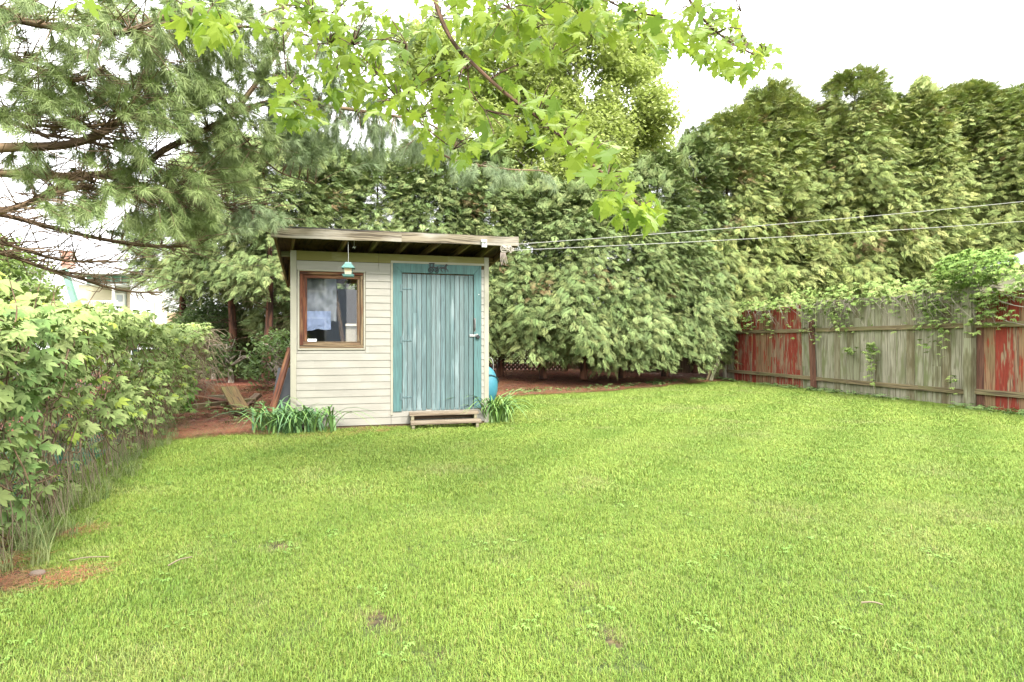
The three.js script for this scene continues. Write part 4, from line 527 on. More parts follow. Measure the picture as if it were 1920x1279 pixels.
function boughGeo(R, seed, size) {      // a bough of length R along +x carrying drooping fronds, each a little different in tone
  const q = RNG(seed), pos = [], idx = [], col = [], n = 9 + Math.floor(R * 27), P = s => V(R * s, R * (0.42 * s - 0.5 * s * s), 0), v = V(), m = new THREE.Matrix4();
  for (let j = 0; j < n; j++) {
    const s = 0.36 + 0.66 * Math.sqrt(q()), lat = (q() - 0.5) * 0.75 * Math.min(1, R), p = P(s).add(V(0, (q() - 0.5) * 0.42, lat * s));
    const dir = V(0.7, -0.25 + (q() - 0.5) * 1.1, lat * 1.6 + (q() - 0.5) * 1.5), up = V(0.7 + (q() - 0.5) * 1.6, 0.8, (q() - 0.5) * 1.6), g = SPRAYS[Math.floor(q() * 3)], b = pos.length / 3, k = 0.68 + q() * 0.6, w = 0.9 + q() * 0.25;
    m.copy(place(p, dir, up, size * (0.65 + q() * 0.7))); const gp = g.attributes.position;
    for (let i = 0; i < gp.count; i++) { v.fromBufferAttribute(gp, i).applyMatrix4(m); pos.push(v.x, v.y, v.z); col.push(k * w, k, k); }
    for (const i of g.index.array) idx.push(i + b);
  }
  return geoFrom(pos, idx, null, col);
}
const boughCache = {};
const boughSet = size => boughCache[size] ??= BOUGH_L.map((R, i) => [0, 1, 2].map(k => boughGeo(R, i * 7 + k + Math.round(size * 1000), size)));
function cedar(label, x, z, { h = 6, r = 1.3, y0 = 0.2, bottom = 0.6, tint = [[0.05, 0.085, 0.025], [0.1, 0.145, 0.045]], seed = 1, dens = 1, group, size = 0.34, spire = 0.55, lean = 0, name = 'cedar_tree', brown = 0.03 }) {
  const o = thing(name, label, 'tree', [x, y0, z], 0, group), q = RNG(seed * 977 + 5), stems = [], twigs = [], lists = [[], [], []];
  const wob = [q() * 9, q() * 9], axis = y => V(lean * (y / h) ** 1.5 + 0.14 * Math.sin(y * 0.9 + wob[0]), y, 0.14 * Math.sin(y * 0.8 + wob[1]));
  mesh('trunk', tube([0, 0.25, 0.5, 0.75, 0.97].map(t => axis(t * h)), 0.06 + h * 0.009, 0.012, 8, 16), M.cedarbark, o);
  const N = Math.round((h - bottom) * 41 * r * dens), toCam = Math.atan2(-z, -x), set = boughSet(size); void lists;
  const bl = BOUGH_L.map(() => [[], [], []]);
  for (let i = 0; i < N; i++) {
    const t = q() ** 0.92, y = bottom + (h - bottom) * t, a = q() < 0.72 ? toCam + (q() - 0.5) * Math.PI * 1.15 : q() * 6.283;
    const R = r * (t < 0.18 ? lerp(0.82, 1, t / 0.18) : Math.pow(Math.max(0, 1 - (t - 0.18) / 0.82), spire) + 0.1) * (0.62 + 0.5 * q() + 0.22 * (fbm(a * 1.8 + seed, y * 0.9, seed, 2) - 0.5) * 2);
    const pitch = lerp(-0.22, 0.75, t * t) + (q() - 0.5) * 0.3, dir = V(Math.cos(a) * Math.cos(pitch), Math.sin(pitch), Math.sin(a) * Math.cos(pitch)), start = axis(Math.max(0.1, y - 0.2 * R));
    if (i % 6 === 0 && R > 0.5) { const up = V(0, 1, 0), Pp = e => start.clone().addScaledVector(dir, R * e).addScaledVector(up, R * (0.42 * e - 0.5 * e * e)); twigs.push(tube([Pp(0), Pp(0.45), Pp(0.95)], 0.014, 0.004, 3, 4)); }
    let c = 0; BOUGH_L.forEach((l, k) => { if (Math.abs(l - R) < Math.abs(BOUGH_L[c] - R)) c = k; });
    bl[c][Math.floor(q() * 3)].push({ m: place(start, dir, V((q() - 0.5) * 0.5, 1, (q() - 0.5) * 0.5), R / BOUGH_L[c]), c: q() < brown ? [0.2, 0.15, 0.06] : mix3(tint[0], tint[1], q()) });
  }
  for (let j = 0; j < 26; j++) { const a = q() * 6.283, e = Math.sqrt(q()), rr = r * 0.62 * e * (spire < 0.6 ? 1 : 0.35), p = axis(h * (0.93 - 0.17 * e * e + 0.03 * q())).add(V(Math.cos(a) * rr, 0, Math.sin(a) * rr)); bl[0][j % 3].push({ m: place(p, V(Math.cos(a) * 0.3 + (q() - 0.5) * 0.5, 1, Math.sin(a) * 0.3 + (q() - 0.5) * 0.5), V(Math.cos(a), 0.2, Math.sin(a)), 0.6 + q() * 0.7), c: mix3(tint[0], tint[1], q()) }); }
  for (let j = 0; j < 5; j++) { const a = q() * 6.283; bl[0][j % 3].push({ m: place(axis(h * (0.9 + 0.05 * q())), V(Math.cos(a) * 0.35, 1, Math.sin(a) * 0.35), V(Math.cos(a), 0.2, Math.sin(a)), 0.9), c: tint[1] }); }
  if (bottom > 2) { const dead = []; for (let i = 0; i < 34; i++) { const y = 0.7 + (bottom - 0.5) * q(), a = q() * 6.283, l = 0.4 + q() * 0.8, p = axis(y), e = p.clone().add(V(Math.cos(a) * l, (q() - 0.3) * 0.5, Math.sin(a) * l)); dead.push(tube([p, p.clone().lerp(e, 0.5).add(V(0, 0.08, (q() - 0.5) * 0.15)), e], 0.008, 0.002, 3, 5)); } mesh('dead_branches', merge(dead), M.bark, o).userData.kind = 'stuff'; }
  if (twigs.length) mesh('branches', merge(twigs), M.greybark, o);
  const crown = part('crown', o); crown.userData.kind = 'stuff';
  bl.forEach((row, c) => row.forEach((l, k) => { if (l.length) instanced('sprays', set[c][k], cedarLeaf, l, crown); }));
  return o;
}
{
  const hedge = [[0.125, 0.18, 0.05], [0.23, 0.29, 0.1]], yellow = [[0.19, 0.245, 0.06], [0.34, 0.39, 0.13]];
  const row = (px, d, o) => { const p = at(px, 640, d); cedar(o.label, p.x, -d, o); };
  const gl = 'dark cedars left of the shed'; void gl;
  const lab1 = 'dark green cedar with bare reddish lower trunk beside the shed', g1 = 'dark cedars beside the shed';
  row(352, 13.5, { label: lab1, group: g1, h: 5.6, r: 1.25, bottom: 2.6, tint: hedge, seed: 1, size: 0.18 });
  row(432, 12.2, { label: lab1, group: g1, h: 5.6, r: 1.2, bottom: 2.5, tint: hedge, seed: 2, size: 0.18 });
  row(498, 11.2, { label: lab1, group: g1, h: 5.2, r: 1.0, bottom: 2.4, tint: hedge, seed: 3, size: 0.18 });
  row(540, 12.4, { label: lab1, group: g1, h: 5.6, r: 1.1, bottom: 2.2, tint: hedge, seed: 4, size: 0.18 });
  for (const [px, d, h, r, sd] of [[395, 14.4, 3.2, 1.1, 5], [470, 14.2, 3.0, 1.1, 6], [545, 14.3, 3.2, 1.1, 7]]) row(px, d, { label: 'low shaded young cedar filling the gloom behind the bare trunks', group: 'young cedars in the gloom', h, r, bottom: 0.5, tint: hedge, seed: sd, size: 0.18 });
  const lab2 = 'bushy cedar in the hedge behind the shed roof', g2 = 'hedge cedars behind the shed';
  [[585, 13.2, 6.0], [650, 13.8, 5.7], [715, 13.6, 5.6], [780, 13.8, 6.0], [845, 14.2, 6.3], [900, 14.4, 6.1]].forEach(([px, d, h], i) => row(px, d, { label: lab2, group: g2, h, r: 1.25, spire: 0.38, bottom: 1.2, tint: hedge, seed: 11 + i, size: 0.19 }));
  const lab3 = 'spreading hedge cedar with drooping boughs over the needle bed', g3 = 'hedge cedars between shed and fence';
  [[935, 14.8, 5.6, 1.3, 1.5], [1010, 14.6, 5.3, 1.45, 1.1], [1085, 14.5, 5.1, 1.6, 1.05], [1165, 14.8, 5.3, 1.6, 1.0], [1240, 15.6, 6.3, 1.5, 1.15], [1296, 17.2, 7.6, 1.45, 1.3]].forEach(([px, d, h, r, b], i) => row(px, d, { label: lab3, group: g3, h, r, spire: 0.42, bottom: b, tint: hedge, seed: 21 + i, size: 0.2, brown: 0.02 }));
  const lab4 = 'tall yellow-green cedar rising behind the board fence', g4 = 'tall cedars behind the board fence';
  [[1400, 20.5, 190], [1480, 20.8, 180], [1560, 20.5, 185], [1640, 21, 170], [1770, 20.5, 160], [1855, 20.5, 165]].forEach(([px, d, top], i) => row(px, d, { label: 'yellow-green cedar filling the gap in the second rank behind the fence', group: 'second rank of cedars behind the board fence', h: 0.5 + (639.5 - top) / FOC * d, r: 1.8, bottom: 3, tint: yellow, seed: 61 + i, size: 0.25, spire: 0.35, dens: 0.5 }));
  [[1362, 18.0, 205], [1440, 18.6, 158], [1516, 19.2, 205], [1596, 18.4, 130], [1672, 19.2, 185], [1737, 18.2, 122], [1815, 18.8, 155], [1895, 18.2, 165], [1970, 17.6, 190], [2060, 17, 200]].forEach(([px, d, top], i) => row(px, d, { label: i === 5 ? 'narrow pointed cedar spire standing clear above its bushy neighbours' : lab4, group: g4, h: 0.55 + (639.5 - top) / FOC * d, r: i === 5 ? 1.4 : 2.0, bottom: 1.2, tint: yellow, seed: 41 + i, size: [0.2, 0.23, 0.25][i % 3], spire: i === 5 ? 0.7 : 0.33, dens: 0.7, brown: 0.02 }));
}
// dark lattice and boards along the back boundary
{
  const r = RNG(151), z = -16.6, o = thing('lattice_fence', 'dark wooden lattice fence standing behind the hedge trunks', 'fence', [0, 0.2, z]), strips = [], x0 = -2.2, x1 = 1.7, H = 1.15, st = 0.125, L = x1 - x0;
  for (let s = -H; s < L; s += st) for (const k of [0, 1]) { let a = s, b = s + H, ya = 0, yb = H; if (a < 0) { ya = -a; a = 0; } if (b > L) { yb = H - (b - L); b = L; } if (k) { ya = H - ya; yb = H - yb; } strips.push(bar(V(x0 + a, 0.15 + ya, k * 0.012), V(x0 + b, 0.15 + yb, k * 0.012), 0.01, 0.066)); }
  mesh('lattice', merge(strips), M.darkwood, o).userData.kind = 'stuff';
  for (const x of [x0, -0.3, x1]) mesh('post', box(0.09, 1.5, 0.09, { ou: x }).translate(x, 0.75, -0.04), M.darkwood, o);
  mesh('rail', box(L, 0.07, 0.04, { grain: 'x' }).translate((x0 + x1) / 2, 0.11, 0.03), M.darkwood, o); mesh('rail', box(L, 0.07, 0.04, { grain: 'x' }).translate((x0 + x1) / 2, 1.34, 0.03), M.darkwood, o);
  const back = (label, xa, xb, zz, h, m) => { const f = thing('back_fence', label, 'fence', [xa, 0.2, zz]), n = Math.round((xb - xa) / 0.16), w = (xb - xa) / n; for (let i = 0; i < n; i++) mesh('board', box(w - 0.006, h + (r() - 0.5) * 0.04, 0.02, { ou: r(), ov: r() }).translate(w * (i + 0.5), h / 2, (r() - 0.5) * 0.01), m, f); mesh('rail', box(xb - xa, 0.09, 0.04, { grain: 'x' }).translate((xb - xa) / 2, h * 0.75, 0.04), m, f); };
  back('dark stained board fence behind the trunks beside the shed', -9.2, -2.4, -15.2, 1.75, M.darkwood);
  back('dark board fence closing the hedge corner by the lattice', 1.8, 7.0, -17.2, 1.6, M.darkwood);
}
// ───────────────────────── pale broadleaf tree behind the hedge, bush on the far left ─────────────────────────
function leafCluster(n, rad, len, seed) { const q = RNG(seed), pos = [], idx = []; for (let i = 0; i < n; i++) { const a = q() * 6.283, e = Math.acos(2 * q() - 1), d = rad * Math.cbrt(q()), p = V(Math.sin(e) * Math.cos(a), Math.cos(e), Math.sin(e) * Math.sin(a)).multiplyScalar(d), t = q() * 6.283, dir = V(Math.cos(t), -0.3 - q() * 0.7, Math.sin(t)).normalize(), s = V(0, 1, 0).cross(dir).normalize().multiplyScalar(len * 0.32), b = pos.length / 3, L = len * (0.7 + q() * 0.6), m = p.clone().addScaledVector(dir, L * 0.45), tip = p.clone().addScaledVector(dir, L); pos.push(p.x, p.y, p.z, m.x + s.x, m.y + 0.1 * len, m.z + s.z, tip.x, tip.y, tip.z, m.x - s.x, m.y + 0.1 * len, m.z - s.z); idx.push(b, b + 1, b + 2, b, b + 2, b + 3); } return geoFrom(pos, idx); }
function broadleaf(label, x, z, lobes, { trunk, tint, n, seed, len = 0.1, rad = 0.3, per = 16, y0 = 0, name = 'broadleaf_tree' }) {
  const o = thing(name, label, 'tree', [x, y0, z]), q = RNG(seed), g = [leafCluster(per, rad, len, seed + 1), leafCluster(per, rad, len, seed + 2)], lists = [[], []], limbs = [];
  mesh('trunk', tube([V(0, 0, 0), V(0.1, trunk * 0.5, 0), V(0, trunk, 0)], 0.05 + trunk * 0.025, 0.05 + trunk * 0.008, 8), M.greybark, o);
  const tot = lobes.reduce((s, l) => s + l[3] * l[4], 0);
  for (const [lx, ly, lz, rx, ry] of lobes) {
    limbs.push(tube([V(0, trunk * 0.7, 0), V(lx * 0.4, lerp(trunk, ly, 0.5), lz * 0.4), V(lx, ly + ry * 0.4, lz)], 0.05, 0.012, 5, 8));
    const k = Math.round(n * rx * ry / tot); for (let i = 0; i < 6; i++) { const a = q() * 6.283; limbs.push(tube([V(lx * 0.6, ly - ry * 0.3, lz * 0.6), V(lx + Math.cos(a) * rx * 0.5, ly + (q() - 0.2) * ry * 0.5, lz + Math.sin(a) * rx * 0.4), V(lx + Math.cos(a) * rx * 0.85, ly + q() * ry * 0.8, lz + Math.sin(a) * rx * 0.8)], 0.025, 0.006, 4, 6)); }
    for (let i = 0; i < k; i++) { const a = q() * 6.283, e = Math.acos(2 * q() - 1), d = 0.45 + 0.6 * Math.sqrt(q()), p = V(lx + Math.sin(e) * Math.cos(a) * rx * d, ly + Math.cos(e) * ry * d, lz + Math.sin(e) * Math.sin(a) * rx * d), t = q() * 6.283; if (fbm(p.x * 1.1 + seed, p.y * 1.1, seed, 3) > 0.6) continue; lists[i % 2].push({ m: place(p, V(Math.cos(t), 0, Math.sin(t)), V(0, 1, 0), 0.7 + q() * 0.7), c: mix3(tint[0], tint[1], q()) }); }
  }
  mesh('branches', merge(limbs), M.greybark, o);
  const crown = part('crown', o); crown.userData.kind = 'stuff'; const m = leafy(1, 1, 1, 0.5); lists.forEach((l, i) => instanced('leaves', g[i], m, l, crown));
}
{
  const d = 23, p = (px, py, dz = 0) => { const q = at(px, py, d + dz), c = at(1090, 640, d); return [q.x - c.x, q.y, q.z - c.z]; }, c = at(1090, 640, d);
  const lobes = [[1080, 120, 1.9, 2.2], [1180, 190, 1.5, 1.7], [1000, 210, 1.8, 1.9], [1110, 290, 1.9, 1.8], [930, 120, 1.6, 1.7], [1190, 90, 1.2, 1.4], [900, 260, 1.5, 1.3], [1040, 20, 1.6, 1.6], [1215, 290, 1.1, 1.3], [1010, 370, 1.6, 1.3], [1130, 390, 1.6, 1.2], [860, 190, 1.2, 1.1], [1235, 200, 0.8, 1.0], [800, 100, 1.2, 1.2], [960, 330, 1.3, 1.0], [1070, 220, 1.5, 1.3], [1160, 330, 1.3, 1.1]].map(([x, y, rx, ry], i) => [...p(x, y, (i % 3 - 1) * 1.1), rx, ry]);
  broadleaf('pale yellow-green broadleaf tree towering behind the hedge', c.x, -d, lobes, { trunk: 6, tint: [[0.3, 0.37, 0.08], [0.44, 0.5, 0.16]], n: 8500, seed: 161, len: 0.17, rad: 0.48, per: 20 });
  const b = at(25, 520, 13), bl = [[at(20, 520, 13), 0.7, 0.55], [at(-30, 490, 13.4), 0.9, 0.7], [at(70, 545, 12.6), 0.4, 0.3], [at(40, 575, 13), 0.8, 0.5], [at(-10, 560, 13.2), 0.8, 0.6]].map(([v, rx, ry]) => [v.x - b.x, v.y, v.z + 13, rx, ry]);
  broadleaf('small bright green tree beyond the creeper near the white gable', b.x, -13, bl, { trunk: 1.6, tint: [[0.14, 0.22, 0.04], [0.25, 0.33, 0.09]], n: 700, seed: 171, len: 0.1, rad: 0.22, per: 16 });
  const u = at(395, 590, 12.8), ul = [[at(390, 590, 12.8), 0.5, 0.3], [at(370, 612, 12.4), 0.5, 0.25], [at(420, 615, 12.6), 0.4, 0.25]].map(([v, rx, ry]) => [v.x - u.x, v.y, v.z + 12.8, rx, ry]);
  broadleaf('low dark shrub at the far end of the creeper', u.x, -12.8, ul, { trunk: 1, tint: [[0.07, 0.13, 0.03], [0.14, 0.21, 0.06]], n: 260, seed: 181, len: 0.07, rad: 0.2, per: 16, name: 'shrub' });
  for (const [px, py, dd, lab] of [[425, 655, 11.6, 'leafy green shrub between the creeper end and bare trunks'], [520, 655, 10.2, 'thin leafy sapling between the bare trunks and shed wall']]) { const w = at(px, py, dd), wl = [[0, w.y, 0, 0.4, 0.35], [0.25, w.y - 0.25, 0.1, 0.35, 0.3], [-0.2, w.y - 0.35, -0.1, 0.35, 0.25]]; broadleaf(lab, w.x, -dd, wl, { trunk: 0.8, tint: [[0.07, 0.13, 0.03], [0.15, 0.22, 0.06]], n: 150, seed: px, len: 0.08, rad: 0.2, per: 14, name: 'shrub' }); }
}
// ───────────────────────── pine reaching in from the left ─────────────────────────
{
  const base = V(-6.6, 0, -4.4), o = thing('pine_tree', 'white pine spreading long needled boughs in front of the sky', 'tree', base.toArray()), q = RNG(191);
  mesh('trunk', tube([V(0, 0, 0), V(0.05, 2, 0), V(-0.05, 5, 0.1), V(0, 9, 0)], 0.24, 0.12, 10, 20), M.pinebark, o);
  const tufts = [[], []], needle = (seed) => { const r = RNG(seed), pos = [], idx = []; for (let i = 0; i < 46; i++) { const a = r() * 6.283, e = 0.25 + r() * 0.75, l = 0.075 + r() * 0.05, b = pos.length / 3, s = r() * 0.075, dx = Math.cos(e), dy = Math.sin(e) * Math.cos(a), dz = Math.sin(e) * Math.sin(a), w = 0.0019, dr = -0.02 * r(); const sx = V(dx, dy, dz).cross(V(r() - 0.5, r() - 0.5, r() - 0.5)).normalize().multiplyScalar(w); pos.push(s - sx.x, -sx.y, -sx.z, s + sx.x, sx.y, sx.z, s + dx * l, dy * l + dr, dz * l); idx.push(b, b + 1, b + 2); } return geoFrom(pos, idx); };
  const NG = [needle(1), needle(2)], bmeshes = [], twigs = [];
  // main boughs: survey points (px, py, distance), thickness at both ends
  const boughs = [
    [[[-240, 300, 4.6], [0, 277, 4.8], [130, 270, 5.0], [195, 247, 5.1], [240, 210, 5.2], [262, 160, 5.3], [300, 70, 5.5]], 0.062, 0.02],
    [[[-240, 10, 4.4], [0, 30, 4.6], [70, 45, 4.7], [140, 54, 4.8], [230, 60, 4.9], [330, 20, 5.1]], 0.055, 0.02],
    [[[-240, 430, 4.5], [0, 396, 4.7], [54, 380, 4.8], [120, 345, 5.0], [170, 330, 5.1]], 0.05, 0.02],
    [[[-240, 380, 4.5], [0, 402, 4.9], [90, 425, 5.1], [200, 450, 5.4], [290, 462, 5.6], [372, 459, 5.8]], 0.034, 0.014],
    [[[-240, 420, 4.5], [0, 455, 4.9], [110, 487, 5.1], [218, 491, 5.3]], 0.03, 0.01],
    [[[-240, 430, 4.5], [0, 474, 5.0], [90, 505, 5.2], [150, 522, 5.4], [235, 546, 5.6], [305, 548, 5.8]], 0.032, 0.009],
    [[[-240, 350, 4.7], [0, 325, 5.1], [120, 330, 5.3], [260, 314, 5.5], [305, 282, 5.6], [360, 255, 5.7], [430, 215, 5.8], [505, 120, 6.0], [560, 30, 6.2]], 0.045, 0.02],
    [[[-240, 240, 4.6], [0, 208, 4.8], [60, 232, 4.9], [150, 238, 5.0], [225, 228, 5.1]], 0.03, 0.012],
    [[[-240, 250, 4.7], [0, 220, 4.9], [70, 250, 5.1], [150, 262, 5.2], [250, 290, 5.5], [300, 310, 5.6]], 0.026, 0.01],
    [[[-240, 120, 4.6], [0, 100, 4.8], [60, 125, 4.9], [140, 150, 5.0], [190, 130, 5.2]], 0.05, 0.02],
    [[[-240, 150, 4.7], [0, 140, 5.0], [80, 185, 5.2], [160, 232, 5.4], [240, 290, 5.6]], 0.024, 0.01],
    [[[54, 380, 4.8], [150, 352, 5.1], [230, 366, 5.3], [305, 362, 5.5], [350, 340, 5.6]], 0.026, 0.012],
    [[[170, 330, 5.1], [250, 340, 5.6], [340, 372, 5.9], [400, 388, 6.1], [500, 400, 6.4]], 0.02, 0.008],
    [[[430, 215, 5.8], [520, 190, 6.2], [620, 200, 6.5], [720, 215, 6.8], [800, 230, 7.0], [860, 270, 7.2]], 0.03, 0.01],
    [[[560, 30, 6.2], [600, 60, 6.4], [660, 130, 6.6], [760, 220, 6.9], [830, 290, 7.1], [930, 315, 7.3], [1010, 320, 7.4]], 0.02, 0.008],
    [[[300, 70, 5.5], [380, 60, 5.7], [460, 50, 5.9], [560, 60, 6.1]], 0.024, 0.01],
    [[[430, 215, 5.8], [460, 260, 6.0], [520, 320, 6.3], [590, 345, 6.5]], 0.012, 0.006],
  ];
  const L = v => v.clone().sub(base);
  const paths = boughs.map(([pts, a, b]) => { const P = pts.map(([x, y, d]) => L(at(x, y, d))); if (pts[0][0] < 0) P.unshift(V(0, P[0].y - 0.1, 0)); const m = mesh('bough', tube(P, a * 1.1, b, 7, P.length * 5), M.pinebark, o); void m; return new THREE.CatmullRomCurve3(P); });
  // twigs with needle tufts; where they hang thickest, as surveyed: px, py, rx, ry, distance, twigs
  const zones = [[90, 60, 130, 70, 4.7, 80], [250, 40, 120, 60, 5.2, 90], [60, 150, 90, 60, 4.9, 70], [180, 130, 90, 60, 5.1, 70], [330, 110, 100, 90, 5.5, 120], [280, 190, 110, 60, 5.4, 100], [420, 160, 80, 90, 5.8, 110], [380, 210, 90, 60, 5.8, 100], [460, 60, 90, 60, 6.0, 90], [180, 200, 90, 50, 5.1, 60], [80, 210, 80, 40, 4.9, 30], [300, 340, 90, 30, 5.5, 60], [180, 350, 90, 28, 5.2, 50], [130, 390, 60, 26, 4.9, 50], [350, 385, 60, 45, 5.9, 80], [370, 425, 26, 36, 5.9, 36], [470, 405, 70, 22, 6.3, 60], [440, 270, 80, 50, 6.0, 70], [560, 195, 60, 70, 6.4, 70], [640, 200, 70, 50, 6.6, 60], [740, 225, 70, 40, 6.9, 56], [620, 110, 70, 50, 6.4, 40], [570, 300, 40, 40, 6.5, 20], [920, 320, 80, 26, 7.3, 40], [990, 330, 50, 20, 7.4, 16], [720, 60, 60, 40, 6.6, 20], [250, 420, 60, 18, 5.5, 16], [60, 330, 70, 20, 5.0, 14], [230, 290, 60, 24, 5.5, 30], [520, 130, 40, 60, 6.1, 40], [40, 10, 80, 30, 4.6, 30], [400, 20, 100, 30, 5.7, 50], [30, 190, 50, 40, 4.8, 20], [40, 300, 60, 30, 5.0, 18], [120, 300, 80, 30, 5.2, 26], [300, 420, 50, 20, 5.7, 20], [420, 330, 70, 40, 6.1, 40], [520, 250, 50, 50, 6.2, 34], [600, 260, 60, 50, 6.6, 40], [700, 280, 60, 40, 6.9, 30], [800, 270, 50, 30, 7.1, 24], [680, 170, 50, 40, 6.7, 24]];
  for (const [zx, zy, rx, ry, d, n] of zones) for (let i = 0; i < n * (zx < 230 ? 0.38 : 0.6); i++) {
    const a = q() * 6.283, k = Math.sqrt(q()), tip = L(at(zx + Math.cos(a) * rx * k, zy + Math.sin(a) * ry * k, d + (q() - 0.5) * 1.1));
    let best = null, bd = 1e9; for (const c of paths) for (let j = 0; j <= 14; j++) { const p = c.getPoint(j / 14), e = p.distanceTo(tip); if (e < bd) { bd = e; best = p; } }
    const from = best.clone().lerp(tip, Math.max(0, 1 - 0.9 / Math.max(0.9, bd))), mid = from.clone().lerp(tip, 0.55).add(V((q() - 0.5) * 0.08, 0.03, (q() - 0.5) * 0.08)), cv = new THREE.CatmullRomCurve3([from, mid, tip]);
    twigs.push(tube([from, mid, tip], 0.006, 0.0025, 3, 4));
    const far = d > 6.2, nt = 4; for (let j = 0; j < nt; j++) { const t = 0.45 + 0.55 * (j + 1) / nt, p = cv.getPoint(t), g = cv.getTangent(t).multiplyScalar(0.8).add(V((q() - 0.5) * 0.8, -0.15 - q() * 0.4, (q() - 0.5) * 0.8)); tufts[j % 2].push({ m: place(p, g, V(0, 1, 0), 0.95 + q() * 0.55), c: mix3(far ? [0.16, 0.225, 0.1] : [0.15, 0.215, 0.06], far ? [0.27, 0.335, 0.16] : [0.27, 0.33, 0.115], q()) }); }
  }
  for (const c of paths.slice(0, 13)) for (let i = 0; i < 80; i++) { const t = 0.2 + 0.76 * q(), p = c.getPoint(t), l = 0.5 + q() * 0.9, e = p.clone().add(V((q() - 0.2) * l, (q() - 0.4) * 0.6 * l, (q() - 0.5) * l)), m = p.clone().lerp(e, 0.5).add(V((q() - 0.5) * 0.1, (q() - 0.5) * 0.1, 0)); twigs.push(tube([p, m, e], 0.007, 0.002, 3, 4)); }
  mesh('twigs', merge(twigs), M.pinebark, o).userData.kind = 'stuff';
  const crown = part('crown', o); crown.userData.kind = 'stuff'; const nm = matte(1, 1, 1, { roughness: 0.6 }); tufts.forEach((l, i) => instanced('needles', NG[i], nm, l, crown));
}
